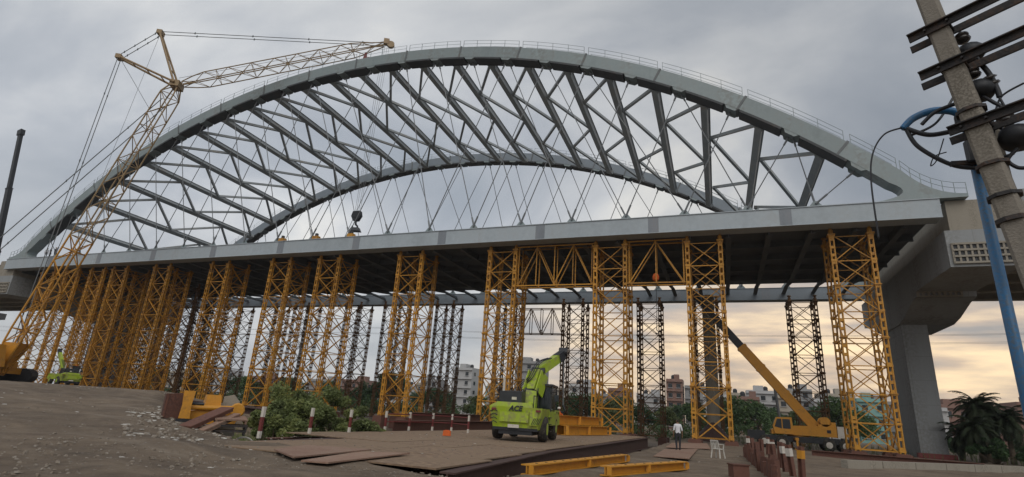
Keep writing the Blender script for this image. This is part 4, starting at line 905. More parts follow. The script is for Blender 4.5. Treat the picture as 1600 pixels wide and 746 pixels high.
# orange crate by the posts, white chair, rusty section stock
s = atZ(698, 681, 0.36); T = thing('orange_block', 'small orange plastic block beside the guard posts', 'block', (s.x, s.y, 0.36), 0.4); MB().box((0, 0, 0.11), (0.36, 0.28, 0.22), taper=0.9).build('shell', ORANGE, T); MB().box((0, 0, 0.225), (0.2, 0.05, 0.03)).build('handle', ORANGE, T)
CH = thing('plastic_chair', 'white plastic chair standing empty by the yellow tower foot', 'chair', (44.85, -22.4, 0.02), R(150))
MB().box((0, 0, 0.43), (0.44, 0.42, 0.03)).build('seat', PLASTIC, CH)
b = MB(); b.bar((-0.2, 0.2, 0.45), (-0.19, 0.3, 0.82), 0.035); b.bar((0.2, 0.2, 0.45), (0.19, 0.3, 0.82), 0.035); b.bar((-0.2, 0.3, 0.82), (0.2, 0.3, 0.82), 0.04)
for i in range(4): b.bar((-0.12 + 0.08 * i, 0.21, 0.46), (-0.12 + 0.08 * i, 0.29, 0.8), 0.04, 0.015)
b.build('backrest', PLASTIC, CH)
for x in (-1, 1):
    for y in (-1, 1): MB().bar((x * 0.19, y * 0.17, 0.42), (x * 0.24, y * 0.22, 0.0), 0.045).build('leg', PLASTIC, CH)
    MB().bar((x * 0.23, -0.18, 0.64), (x * 0.22, 0.22, 0.66), 0.05, 0.03).build('armrest', PLASTIC, CH); MB().bar((x * 0.21, -0.16, 0.43), (x * 0.23, -0.17, 0.64), 0.035).build('arm_post', PLASTIC, CH)
# stock of rusty sheet piles and painted stakes at the bottom right
ri = random.Random(21)
A_, B_ = atZ(1166, 714, 0.0), atZ(1216, 758, 0.0); nsp = int((B_ - A_).length / 0.62); wv = (B_ - A_).normalized()
for i in range(nsp):
    p = A_.lerp(B_, (i + 0.5) / nsp); h = 0.62 + ri.uniform(-0.14, 0.14); w, d = 0.6, 0.36; sg_ = 1 if i % 2 == 0 else -1
    T = thing('sheet_pile', 'maroon rusted sheet pile in the low zig-zag row by the plastic chair', 'sheet pile', (p.x, p.y, -0.02), math.atan2(wv.y, wv.x) + ri.uniform(-0.06, 0.06), 'low row of sheet piles')
    T.rotation_euler[0] = ri.uniform(-0.06, 0.06)
    prof = [(-w / 2, 0), (-w / 4, -sg_ * d * 0.4), (w / 4, -sg_ * d * 0.4), (w / 2, 0), (w / 2, 0.03), (w / 4, -sg_ * d * 0.4 + 0.03), (-w / 4, -sg_ * d * 0.4 + 0.03), (-w / 2, 0.03)]
    MB().prism(prof, 'z', 0.0, h).build('sheet', RUST, T)
s_ = atZ(1155, 748, 0.0); T = thing('steel_crate', 'short maroon steel box at the near end of the sheet pile row', 'box', (s_.x, s_.y, 0.0), 0.4); MB().box((0, 0, 0.2), (0.5, 0.4, 0.4)).build('shell', RUST, T); MB().box((0, 0, 0.41), (0.56, 0.46, 0.03)).build('lid', RUST, T)
stakes = [(1163, 700, 1.5, WHITE), (1172, 708, 1.3, RUST), (1183, 712, 1.2, RUST), (1192, 700, 1.35, WHITE), (1200, 712, 1.25, WHITE), (1212, 722, 1.25, RUST), (1220, 728, 1.45, WHITE), (1232, 736, 1.4, WHITE), (1246, 742, 1.2, YELC), (1206, 735, 1.1, RUST), (1180, 728, 1.1, RUST)]
for px, py, h, M_ in stakes:
    s = atZ(px + 8, py + 12, -0.05); T = thing('steel_stake', {True: 'plain rusty steel stake standing in the steel stock near the mobile crane', False: 'rusty steel stake with a %s painted band standing in the steel stock' % ('yellow' if M_ is YELC else 'white')}[M_ is RUST], 'stake', (s.x, s.y, -0.05), ri.uniform(0, 1), 'stakes standing in the steel stock')
    T.rotation_euler[0] = ri.uniform(-0.08, 0.08); T.rotation_euler[1] = ri.uniform(-0.08, 0.08); hh = min(h, 1.1)
    MB().ibeam((0, 0, 0), (0, 0, hh), 0.16, 0.16, 0.02, (0, 1, 0)).build('shaft', RUST, T)
    if M_ is not RUST: MB().box((0, 0, hh - 0.25), (0.175, 0.175, 0.26)).build('paint_band', M_, T)
o = MB(); s1 = atZ(1320, 731, 0.0); s2 = atZ(1600, 739, 0.0)
T = thing('kerb_wall', 'low beige concrete wall running past the pier foot', 'wall', (s1.x, s1.y, -0.1)); d_ = Vector((s2.x - s1.x, s2.y - s1.y, 0)); nseg = 6
for i in range(nseg):
    a = d_ * (i / nseg) + Vector((0, 0, 0.2)); b = d_ * ((i + 1) / nseg - 0.004) + Vector((0, 0, 0.2)); MB().bar(a, b, 0.35, 0.5).build('wall_segment', CONCB, T)
o = MB().ibeam((0, 0, 0), (9.0, -1.2, 0), 0.4, 0.35, 0.03).build('steel_beam', RUST, None, (50.6, -9.0, 0.19)); tag(o, 'rusty beam lying at the foot of the tower beside the pier', 'beam')
T = thing('pier_plinth', 'maroon painted plinth at the foot of the grey pier', 'plinth', (64.2, 14.4, -0.25)); MB().box((0, 0, 0.25), (3.2, 0.6, 0.5), taper=0.97).build('plinth', REDP, T)

# ------------------------------------------------------------------ people
def person(label, loc, rz, shirt, trousers, helmet=None, arms=((0.24, 0.03, 1.12), (0.25, -0.02, 0.86)), stride=0.06, scale=1.0):
    me = bpy.data.meshes.new('body'); V = []; E = []; Rr = []
    def v(p, r, par=None):
        V.append(p); Rr.append(r)
        if par is not None: E.append((par, len(V) - 1))
        return len(V) - 1
    pel = v((0, 0, 0.95), (0.155, 0.115)); ab = v((0, 0, 1.10), (0.15, 0.11), pel); chs = v((0, 0, 1.28), (0.165, 0.115), ab); ut = v((0, 0.01, 1.42), (0.13, 0.09), chs); nk = v((0, 0.0, 1.50), (0.055, 0.055), ut); hd0 = v((0, -0.01, 1.56), (0.07, 0.08), nk); hd1 = v((0, -0.02, 1.64), (0.082, 0.10), hd0); v((0, -0.005, 1.715), (0.06, 0.075), hd1)
    for s in (-1, 1):
        st = stride * s
        hip = v((s * 0.09, 0, 0.88), (0.09, 0.10), pel); kn = v((s * 0.10, -0.02 - st * 0.5, 0.48), (0.06, 0.065), hip); an = v((s * 0.10, st * 0.6, 0.09), (0.042, 0.045), kn); v((s * 0.115, st * 0.6 - 0.15, 0.04), (0.04, 0.035), an)
        shd = v((s * 0.17, 0.01, 1.40), (0.065, 0.065), ut)
        e, w = arms; el = v((s * e[0], e[1], e[2]), (0.045, 0.045), shd); wr = v((s * w[0], w[1], w[2]), (0.03, 0.032), el)
        wv = Vector((s * w[0], w[1], w[2])); dv = (wv - Vector((s * e[0], e[1], e[2]))).normalized(); pm = wv + dv * 0.07; pa = v(tuple(pm), (0.036, 0.026), wr)
        for k, ln in enumerate((0.075, 0.09, 0.085, 0.065)):
            off = Vector((0, (k - 1.5) * 0.022, 0)); a = pm + dv * 0.035 + off; b = a + dv * ln * 0.55; c = b + dv * ln * 0.4 + Vector((-s * 0.018, 0, 0)); i1 = v(tuple(b), (0.0095, 0.0095), pa); v(tuple(c), (0.008, 0.008), i1)
        t1 = v(tuple(wv + dv * 0.05 + Vector((0, -0.045, 0))), (0.011, 0.011), pa); v(tuple(wv + dv * 0.09 + Vector((0, -0.058, 0))), (0.009, 0.009), t1)
    me.from_pydata(V, E, []); o = bpy.data.objects.new('tmp', me); COL.objects.link(o)
    o.modifiers.new('s', 'SKIN'); sv = me.skin_vertices[0].data
    for i, r in enumerate(Rr): sv[i].radius = r
    sv[0].use_root = True
    sb = o.modifiers.new('d', 'SUBSURF'); sb.levels = 1; sb.render_levels = 1
    dg = bpy.context.evaluated_depsgraph_get(); dg.update(); bmesh_ = bpy.data.meshes.new_from_object(o.evaluated_get(dg)); bpy.data.objects.remove(o)
    bmesh_.materials.clear()
    for m_ in (SKIN, shirt, trousers, HAIR, DARK): bmesh_.materials.append(m_)
    for p in bmesh_.polygons:
        c = p.center; p.use_smooth = True
        if c.z < 0.085: k = 4
        elif c.z < 0.97 and abs(c.x) < 0.205: k = 2
        elif c.z > 1.47: k = 3 if (c.z > 1.675 or (c.y > 0.03 and c.z > 1.57)) else 0
        elif abs(c.x) > 0.205 and c.z < 1.10: k = 0
        else: k = 1
        p.material_index = k
    T = thing('person', label, 'person', loc, rz); T.scale = (scale,) * 3
    link('body', bmesh_, T)
    f = MB(); f.bar((0, -0.115, 1.63), (0, -0.135, 1.60), 0.025, 0.03); 
    for s in (-1, 1): f.lathe((s * 0.085, 0.0, 1.615), [(0.012, 0), (0.022, 0.01), (0.012, 0.02)], 8, (s, 0, 0)); 
    f.build('face_features', SKIN, T)
    e = MB()
    for s in (-1, 1): e.lathe((s * 0.032, -0.108, 1.645), [(0.011, 0), (0.006, 0.008)], 8, (0, -1, 0))
    e.bar((-0.025, -0.112, 1.57), (0.025, -0.112, 1.57), 0.01, 0.008); e.build('eyes_and_mouth', DARK, T)
    if helmet:
        h = MB(); h.lathe((0, -0.005, 1.66), [(0.135, 0.0), (0.118, 0.012), (0.112, 0.06), (0.085, 0.105), (0.03, 0.125)], 16); h.build('helmet', helmet, T, smooth=True)
    return T
mp_ = atZ(1060, 703, 0.09)
person('man in white shirt and dark trousers standing on the steel sheet', (mp_.x, mp_.y, 0.03), R(200), CLOTHW, CLOTHD)
wp = Vector((34.15, -13.6, PZ)); person('worker in orange vest and white helmet behind the yellow girders', wp, R(20), ORANGE, CLOTHD, WHITE, arms=((0.27, -0.06, 1.14), (0.2, -0.28, 1.08)))
wp = Vector((33.2, -15.6, PZ)); person('worker in orange vest bending near the lime green crane', wp, R(-60), ORANGE, CLOTHD, ORANGE, arms=((0.26, -0.10, 1.16), (0.2, -0.3, 0.95)), scale=0.93)
for k, (px, lb) in enumerate(((71, 'worker in white top standing on the deck by the arch foot'), (77, 'worker in dark clothes beside the arch foot on the deck'), (84, 'worker in dark clothes and helmet on the deck, farthest from the arch foot'))):
    s = atY(px, 400, -0.7); person(lb, (s.x, -0.7, DT + 0.04), R(90 + 40 * k), (CLOTHW, CLOTHD, CLOTHD)[k], CLOTHD, WHITE if k == 2 else None)

# ------------------------------------------------------------------ utility pole and blue pole close by on the right
def hd(px, py, D):
    r = ray(px, py); return CAM + r * (D / math.hypot(r.x, r.y))
ad = Vector((-0.859, 0.512, 0)).normalized()
p_top, p_low = hd(1449, 0, 7.9), hd(1606, 400, 7.9); lean = (p_top - p_low).normalized(); PX = p_low - lean * (p_low.z / lean.z)
UP = thing('utility_pole', 'weathered concrete utility pole with iron cross-arms and insulators', 'utility pole', PX)
UP.rotation_euler = Vector((0, 0, 1)).rotation_difference(lean).to_euler()
sh = MB(); hz_ = 7.25; q4 = math.atan2(ad.y, ad.x)
n_ = 10
for i in range(n_):
    za, zb2 = -0.3 + (hz_ + 0.3) * i / n_, -0.3 + (hz_ + 0.3) * (i + 1) / n_; wa, wb = 0.27 - 0.06 * i / n_, 0.27 - 0.06 * (i + 1) / n_
    P = []
    for z, w in ((za, wa), (zb2, wb)):
        for x, y in ((-1, -0.72), (-0.72, -1), (0.72, -1), (1, -0.72), (1, 0.72), (0.72, 1), (-0.72, 1), (-1, 0.72)):
            P.append((x * w / 2 * 1.0, y * w / 2 * 1.0, z))
    o_ = len(sh.v); sh.v += P
    for k in range(8): sh.f.append((o_ + k, o_ + (k + 1) % 8, o_ + 8 + (k + 1) % 8, o_ + 8 + k)); sh.mi.append(0)
    if i == 0: sh.f.append(tuple(o_ + k for k in reversed(range(8)))); sh.mi.append(0)
    if i == n_ - 1: sh.f.append(tuple(o_ + 8 + k for k in range(8))); sh.mi.append(0)
sh.build('pole_shaft', POLEC, UP, None, (0, 0, q4))
sd_ = Vector((-ad.y, ad.x, 0))
def arm(z, l0, l1, side, M_=IRON, t=0.075):
    c = sd_ * side; m = MB(); a = ad * l0 + c + Vector((0, 0, z)); b = -ad * l1 + c + Vector((0, 0, z))
    m.bar(a, b, 0.03, t * 1.3); m.bar(a + Vector((0, 0, t * 0.6)) + sd_ * (0.03 if side > 0 else -0.03), b + Vector((0, 0, t * 0.6)) + sd_ * (0.03 if side > 0 else -0.03), 0.07, 0.015); return m.build('cross_arm', M_, UP)
def poleface(z): return 0.29 - 0.08 * (z + 0.3) / 7.55
for z, l0, l1 in ((hd(1465, 36, 7.75).z, 0.36, 2.4), (hd(1490, 94, 7.75).z, 0.38, 2.6), (hd(1524, 188, 7.75).z, 0.30, 2.6)):
    h_ = poleface(z) / 2 + 0.02
    arm(z, l0, l1, -h_); arm(z, l0 - 0.05, l1, h_)
    bo_ = MB()
    for k in (-0.12, 0.12): bo_.tube([sd_ * (-h_ - 0.06) + ad * k + Vector((0, 0, z)), sd_ * (h_ + 0.06) + ad * k + Vector((0, 0, z))], 0.014, 6)
    bo_.build('through_bolt', IRON, UP)
def insul(p, ax, k=1.0):
    m = MB(); m.lathe(p, [(0.03 * k, 0), (0.11 * k, 0.03 * k), (0.14 * k, 0.07 * k), (0.05 * k, 0.10 * k), (0.05 * k, 0.13 * k), (0.12 * k, 0.15 * k), (0.13 * k, 0.19 * k), (0.04 * k, 0.23 * k), (0.03 * k, 0.32 * k)], 14, ax); return m.build('insulator', GLINT, UP, smooth=True)
UPI = (Matrix.Translation(PX) @ UP.rotation_euler.to_matrix().to_4x4()).inverted()
def ul(px, py, D=8.05): return UPI @ hd(px, py, D)
insul(ul(1506, 66), (0.1, 0.2, 1), 0.6); insul(ul(1522, 122), (0.1, 0.1, 1), 0.6); insul(ul(1508, 84), (0.2, 0.1, -1), 0.7); insul(ul(1540, 120), (0.3, 0.2, -1), 0.7); insul(ul(1575, 195), (0.1, 0.2, 1), 0.7)
for px, py, r_, h_ in ((1517, 92, 0.15, 0.2), (1532, 152, 0.16, 0.22), (1590, 228, 0.18, 0.25), (1512, 118, 0.08, 0.12)):
    MB().lathe(ul(px, py), [(0.04, 0), (r_ * 0.8, 0.02), (r_, h_ * 0.4), (r_ * 0.9, h_ * 0.8), (0.05, h_)], 14, (0.3, 0.2, 1)).build('switch_box', DARK, UP, smooth=True)
for pts_, r_ in ((((1508, 70), (1520, 78), (1530, 95)), 0.018), (((1528, 95), (1545, 115), (1558, 140), (1562, 152)), 0.03), (((1535, 150), (1552, 160), (1565, 168), (1575, 190)), 0.022), (((1560, 150), (1572, 172), (1582, 200)), 0.014), (((1540, 165), (1530, 190), (1545, 215), (1570, 225)), 0.018), (((1590, 232), (1575, 250), (1590, 262), (1610, 262)), 0.022), (((1530, 205), (1542, 230), (1560, 245), (1585, 240)), 0.016),
                 (((1500, 160), (1462, 175), (1440, 195)), 0.024), (((1516, 130), (1524, 155), (1536, 190)), 0.012), (((1555, 175), (1566, 150), (1600, 130)), 0.012), (((1545, 180), (1552, 200), (1549, 232)), 0.02), (((1497, 138), (1499, 152)), 0.018), (((1532, 160), (1541, 182), (1549, 210), (1556, 236)), 0.014), (((1560, 195), (1575, 212), (1600, 208)), 0.016)):
    sagline('jumper_wire', [ul(*q_) for q_ in pts_], r_, DARK, UP)
st_ = MB(); st_.bar(ul(1548, 205, 8.35), ul(1604, 420, 8.5), 0.14, 0.12); st_.build('stay_post', POLEC, UP)
for z in (4.6, 5.35, 4.2): MB().lathe((0, 0, z), [(poleface(z) * 0.70, 0), (poleface(z) * 0.70, 0.04)], 8, (0, 0, 1)).build('strap', IRON, UP, None)
MB().lathe((0, 0, 3.9), [(poleface(3.9) * 0.70, 0), (poleface(3.9) * 0.70, 0.05)], 8).build('strap', IRON, UP)
BX = Vector((48.58, -44.79, 0.0))
BP = thing('blue_pole', 'blue painted steel pole with curved cable arm in front of the pier', 'pole', BX)
bt = 5.70; armd = (atY(1410, 192, BX.y) - Vector((BX.x, BX.y, 0))); armv = Vector((-1, 0.0, 0))
MB().tube([(0, 0, -0.3), (0, 0, 2.2), (0, 0, bt)], [0.068, 0.064, 0.058], 14).build('shaft', BLUE, BP, smooth=True)
sagline('curved_arm', [(0, 0, bt - 0.1), (-0.02, 0, bt + 0.02), (-0.14, 0.0, bt + 0.13), (-0.36, 0, bt + 0.16), (-0.58, 0, bt + 0.08), (-0.72, 0, bt - 0.06)], 0.05, BLUE, BP)
MB().lathe((0, 0, bt - 0.12), [(0.12, 0), (0.12, 0.16)], 12).build('collar', DARK, BP)
MB().bar((-0.30, -0.1, 5.0), (0.35, 0.0, 5.02), 0.06, 0.06).build('clamp_bar', IRON, BP); MB().box((0.02, -0.12, 5.15), (0.26, 0.12, 0.3)).build('junction_box', DARK, BP)
sagline('cable', [(-0.70, 0, bt - 0.05), (-0.45, -0.05, bt - 0.22), (-0.1, -0.1, bt - 0.22), (0.1, -0.1, bt - 0.3)], 0.032, DARK, BP)
sagline('cable', [(-0.68, 0, bt - 0.08), (-0.58, -0.02, bt - 0.38), (-0.25, -0.08, bt - 0.72), (0.12, -0.1, bt - 0.8)], 0.028, DARK, BP)
sagline('cable', [(-0.62, 0.05, bt - 0.15), (-0.3, 0.1, bt + 0.02), (0.0, 0.2, bt + 0.45)], 0.018, DARK, BP)
sagline('wire_loop', [(-0.3, -0.05, bt - 0.3), (-0.42, -0.05, bt - 0.6), (-0.50, -0.05, bt - 0.68), (-0.44, -0.05, bt - 0.55), (-0.3, -0.05, bt - 0.5)], 0.008, DARK, BP)
sagline('hanging_wire', [(-0.70, 0, bt - 0.04), (-0.95, 0.0, bt - 0.12), (-1.12, 0.02, bt - 0.4), (-1.19, 0.02, bt - 0.85), (-1.20, 0.02, bt - 1.65)], 0.012, DARK, BP)
MB().bar((0.05, 0.05, bt - 1.25), (0.05, 0.05, bt - 0.9), 0.05).build('lower_bracket', IRON, BP); MB().bar((-0.05, 0.0, bt - 0.98), (0.3, 0.0, bt - 0.94), 0.05).build('lower_bracket', IRON, BP)
# ------------------------------------------------------------------ far power lines
PL = []
for k in range(4):
    z = 15.5 + 2.1 * (k % 2) + (k // 2) * 0.7; y = 118 + 3 * (k // 2)
    pts = [Vector((-330 + 60 * i, y, z + 9 + 0.5 * ((i % 4) - 2) ** 2 * 1.0)) for i in range(11)]
    o = sagline('power_line', pts, 0.035, CABLE, None, 6); tag(o, 'thin overhead power line strung beyond the bridge', 'power line', 'power lines beyond the bridge')
for x in (-340, 275):
    T = thing('pylon', 'slim steel pylon carrying power lines behind the houses', 'pylon', (x, 119.5, -0.4), 0, 'pylons behind the bridge')
    m = MB()
    for i in (-1, 1):
        for j in (-1, 1): m.bar((i * 1.1, j * 1.1, 0), (i * 0.3, j * 0.3, 29), 0.12)
    m.build('mast', CABLE, T)
    for z in (24.5, 27.2): MB().bar((0, -2.2, z), (0, 4.2, z), 0.15).build('arm', CABLE, T)

# ------------------------------------------------------------------ trees, bushes, palm
def leaf_cloud(seed, clumps, per, leaf, M_, name='crown'):
    r = random.Random(seed); m = MB()
    for c, rad in clumps:
        for _ in range(per):
            d = Vector((r.gauss(0, 1), r.gauss(0, 1), r.gauss(0, 1))).normalized(); p = Vector(c) + Vector((d.x, d.y, d.z * 0.8)) * rad * (r.random() ** 0.4)
            a = Vector((r.gauss(0, 1), r.gauss(0, 1), r.gauss(0, 0.6))).normalized(); b = a.cross(Vector((r.gauss(0, 1), r.gauss(0, 1), r.gauss(0, 1)))).normalized(); s = leaf * r.uniform(0.6, 1.4)
            o = len(m.v); m.v += [tuple(p - a * s), tuple(p + b * s * 0.45), tuple(p + a * s), tuple(p - b * s * 0.45)]; m.f.append((o, o + 1, o + 2, o + 3)); m.mi.append(0)
    return m.mesh(name, M_, fix=False)
def tree_proto(seed, h, rad, M_, leaf=0.28):
    r = random.Random(seed); tr = MB(); top = Vector((r.uniform(-0.3, 0.3), r.uniform(-0.3, 0.3), h * 0.62))
    tr.tube([(0, 0, -0.3), (0.1, 0, h * 0.3), top], [h * 0.035, h * 0.026, h * 0.012], 8); cl = []
    n = 15
    for i in range(n):
        a = 2 * math.pi * (i / n) * 2.4 + r.uniform(-0.4, 0.4); k = r.uniform(0.25, 1.0); z = h * r.uniform(0.34, 0.92); rr = rad * (0.95 - 0.55 * max(0, (z / h - 0.55) / 0.4)) * k
        c = Vector((rr * math.cos(a), rr * math.sin(a), z)); cl.append((c, rad * r.uniform(0.26, 0.46)))
        st = Vector((0, 0, h * r.uniform(0.25, 0.5))); tr.tube([st, st.lerp(c, 0.55) + Vector((0, 0, 0.2)), c], [h * 0.014, h * 0.009, h * 0.003], 5)
    return tr.mesh('trunk', BARK, smooth=True, fix=False), leaf_cloud(seed + 50, cl, 230, leaf, M_)
protos = [tree_proto(1, 7.4, 3.9, LEAF[0]), tree_proto(2, 6.6, 3.6, LEAF[1]), tree_proto(3, 8.2, 4.2, LEAF[0]), tree_proto(4, 5.8, 3.8, LEAF[2]), tree_proto(5, 7.0, 4.4, LEAF[1])]
def plant_tree(k, x, y, s, rz, label, group='trees beyond the bridge'):
    T = thing('tree', label, 'tree', (x, y, gz(x, y) - 0.1), rz, group); T.scale = (s, s, s * rt.uniform(0.9, 1.1)); link('trunk', protos[k][0], T); link('crown', protos[k][1], T)
rt = random.Random(17)
xs_t = [-120, -108, -97, -86, -76, -66, -57, -49, -42, -35, -28, -21, -14, -7, 0, 7, 14, 21, 28, 34, 40, 46, 52, 58, 64, 70]
for i, x in enumerate(xs_t):
    y = rt.uniform(58, 84); k = rt.randrange(5); s = rt.uniform(0.82, 1.12)
    if 24 < x < 31 or -3 < x < 3: s *= 0.7
    plant_tree(k, x + rt.uniform(-2, 2), y, s, rt.uniform(0, 6.28), ('dark green broad tree growing in the row beyond the bridge', 'mid green rounded tree growing in the row beyond the bridge', 'tall dark green tree growing in the row beyond the bridge', 'low olive green tree growing in the row beyond the bridge', 'wide mid green tree growing in the row beyond the bridge')[k])
for i, x in enumerate((-48, -33, -20, -9, 2, 12, 22, 34, 45, 57, 68)):
    y = rt.uniform(92, 110); k = rt.choice((0, 2, 4)); plant_tree(k, x + rt.uniform(-3, 3), y, rt.uniform(0.8, 0.98), rt.uniform(0, 6.28), 'deep green tree in the second row, in front of the houses', 'second row of trees')
def thicket(name, label, x0, x1, y0, y1, h, n, M_, seed):
    r = random.Random(seed); cl = []
    for i in range(n):
        x = x0 + (x1 - x0) * (i + r.random()) / n; y = r.uniform(y0, y1); cl.append((Vector((x, y, gz(x, y) + h * r.uniform(0.1, 0.75))), h * r.uniform(0.35, 0.6)))
    o = kind(link(name, leaf_cloud(seed, cl, 130, 0.3, M_, name)), 'stuff'); o['label'] = label; o['category'] = 'undergrowth'
thicket('undergrowth', 'tangled green undergrowth below the row of trees', -135, 62, 50, 66, 3.2, 230, LEAF[1], 71)
thicket('undergrowth', 'dark green undergrowth beyond the palm clump', 74, 130, 30, 60, 3.0, 70, LEAF[0], 73)
def bush(label, x, y, h, w, M_, seed, leaf=0.075, per=300):
    r = random.Random(seed); T = thing('bush', label, 'bush', (x, y, gz(x, y))); cl = []; st = MB()
    for i in range(30):
        a = r.uniform(0, 6.28); k = r.random() ** 0.6 * w; z = h * r.uniform(0.12, 1.0) ** 0.8 * (1 - 0.4 * (k / w) ** 2) * r.uniform(0.8, 1.12); c = Vector((k * math.cos(a), k * math.sin(a), z)); cl.append((c, h * r.uniform(0.07, 0.19)))
        st.tube([(0.1 * math.cos(a), 0.1 * math.sin(a), -0.1), c * 0.55, c + Vector((0, 0, 0.1))], [0.03, 0.02, 0.006], 5)
    st.build('stems', BARK, T, smooth=True, fix=False); link('foliage', leaf_cloud(seed + 9, cl, per, leaf, M_, 'foliage'), T)
bz = [(28.6, -35.0, 2.2, 1.1, 1, 'leafy green bush right behind the first guard post'), (28.0, -33.2, 3.2, 1.6, 2, 'tall loose green bush with upright twigs, highest of the ditch thicket'), (28.4, -31.2, 2.8, 1.6, 3, 'dry olive bush at the girder end of the thicket'), (27.0, -32.0, 3.2, 1.5, 4, 'bushy green shrub at the back of the ditch thicket'), (29.4, -33.6, 1.8, 0.9, 6, 'low green shrub squeezed between the second and third guard posts'), (29.4, -30.0, 2.0, 1.2, 8, 'thin straw-coloured shrub leaning on the rusty beam')]
for x, y, h, w, sd2, lb in bz: bush(lb, x, y, h, w, SCRUB, sd2 * 7)
def grass_tufts(name, n, fn, M_, seed, h0, h1):
    r = random.Random(seed); m = MB(); k = 0
    while k < n:
        p = fn(r)
        if p is None: continue
        k += 1; x, y = p; z = gz(x, y)
        for _ in range(7):
            a = r.uniform(0, 6.28); h = r.uniform(h0, h1); b = r.uniform(0.05, 0.25); dx, dy = math.cos(a), math.sin(a); w = 0.012; o = len(m.v)
            m.v += [(x - dy * w, y + dx * w, z), (x + dy * w, y - dx * w, z), (x + dx * b, y + dy * b, z + h)]; m.f.append((o, o + 1, o + 2)); m.mi.append(0)
    o = kind(m.build(name, M_, fix=False), 'stuff'); o['label'] = 'weeds and grass growing in the ditch and along its edge'; o['category'] = 'grass'; return o
grass_tufts('grass', 2200, lambda r: (lambda x, y: (x, y) if gz(x, y) < -0.2 else None)(r.uniform(8, 30.5), r.uniform(-37, 0)), SCRUB, 4, 0.25, 0.9)
grass_tufts('grass', 900, lambda r: (r.uniform(46, 90), r.uniform(8, 45)), LEAF[2], 6, 0.3, 0.9)
# palms
def palm(label, x, y, h, seed, nf=26, fl=3.0):
    r = random.Random(seed); T = thing('palm_tree', label, 'palm', (x, y, gz(x, y)), 0, 'palms beside the pier'); tr = MB(); top = Vector((r.uniform(-0.3, 0.3), r.uniform(-0.3, 0.3), h))
    tr.tube([(0, 0, -0.2), top * 0.5, top], [0.26, 0.2, 0.22], 10)
    for i in range(16): tr.lathe(top * (i / 16), [(0.2, 0), (0.26, 0.08), (0.2, 0.1)], 8)
    tr.build('trunk', BARK, T, fix=False)
    for i in range(nf):
        a = 2.4 * i + r.uniform(-0.2, 0.2); el = R(78 - 120 * (i / nf)) ; L_ = fl * r.uniform(0.8, 1.15); f = MB(); pts = []
        hd = Vector((math.cos(a), math.sin(a), 0)); p = top.copy(); e = el
        for k in range(9):
            pts.append(p.copy()); p = p + (hd * math.cos(e) + Vector((0, 0, math.sin(e)))) * (L_ / 8); e -= R(11 + 4 * (k / 8))
        f.tube(pts, [0.035 - 0.003 * k for k in range(9)], 4); sd3 = Vector((-hd.y, hd.x, 0))
        for k in range(1, 9):
            for q in range(3):
                t = q / 3; b0 = pts[k - 1].lerp(pts[k], t); ax = (pts[k] - pts[k - 1]).normalized(); ll = L_ * 0.20 * math.sin(math.pi * min(0.96, (k + t) / 9.3)) + 0.12
                for s in (-1, 1):
                    tipp = b0 + (sd3 * s * 0.8 + ax * 0.55 + Vector((0, 0, -0.35 + r.uniform(-0.15, 0.15)))).normalized() * ll; w = ax * 0.07; o = len(f.v); f.v += [tuple(b0 - w), tuple(b0 + w), tuple(tipp)]; f.f.append((o, o + 1, o + 2)); f.mi.append(0)
        f.build('frond', PALML, T, fix=False)
palm('tall shaggy palm with upright crown beside the grey pier', 68.6, 15.2, 5.0, 3, 56, 2.7)
palm('shaggy palm leaning over the parked bus beside the pier', 70.2, 14.6, 3.9, 5, 46, 2.5)
palm('low drooping palm at the near foot of the palm clump', 67.2, 12.4, 3.0, 8, 40, 2.3)
palm('stout palm at the back of the palm clump', 69.8, 17.6, 4.2, 12, 44, 2.6)
palm('short bushy palm between the pier foot and the palm clump', 66.3, 14.8, 2.4, 15, 36, 2.3)
for x, y, h, w, sd2, lb in ((67.5, 10.5, 2.2, 2.0, 31, 'dark green bush at the foot of the palms'), (72.5, 12.0, 2.4, 2.2, 33, 'dark green bush in front of the parked bus'), (76.5, 13.5, 2.0, 2.2, 35, 'spreading green bush beyond the palms')): bush(lb, x, y, h, w, LEAF[0], sd2, 0.13, 380)

# ------------------------------------------------------------------ background buildings
WALLS = {'grey': mat('render_grey', (0.30, 0.30, 0.30), 0.9, 0, 0.15, 0.3, (0.2, 0.2, 0.2), 0.3, 4, 0), 'white': mat('render_white', (0.46, 0.46, 0.46), 0.9, 0, 0.12, 0.3, (0.32, 0.31, 0.3), 0.3, 4, 0), 'brick': mat('render_brick', (0.24, 0.14, 0.11), 0.9, 0, 0.2, 0.4, (0.17, 0.11, 0.09), 0.3, 4, 0), 'teal': mat('render_teal', (0.20, 0.36, 0.34), 0.9, 0, 0.12, 0.3, bump=0), 'cream': mat('render_cream', (0.38, 0.34, 0.28), 0.9, 0, 0.15, 0.3, (0.25, 0.22, 0.2), 0.3, 4, 0)}
win_me = MB().box((0, 0, 0), (1.5, 0.12, 1.5)).mesh('window', GLASS); sill_me = MB().box((0, -0.12, 0), (1.9, 0.4, 0.14)).mesh('window_sill', WALLS['white'])
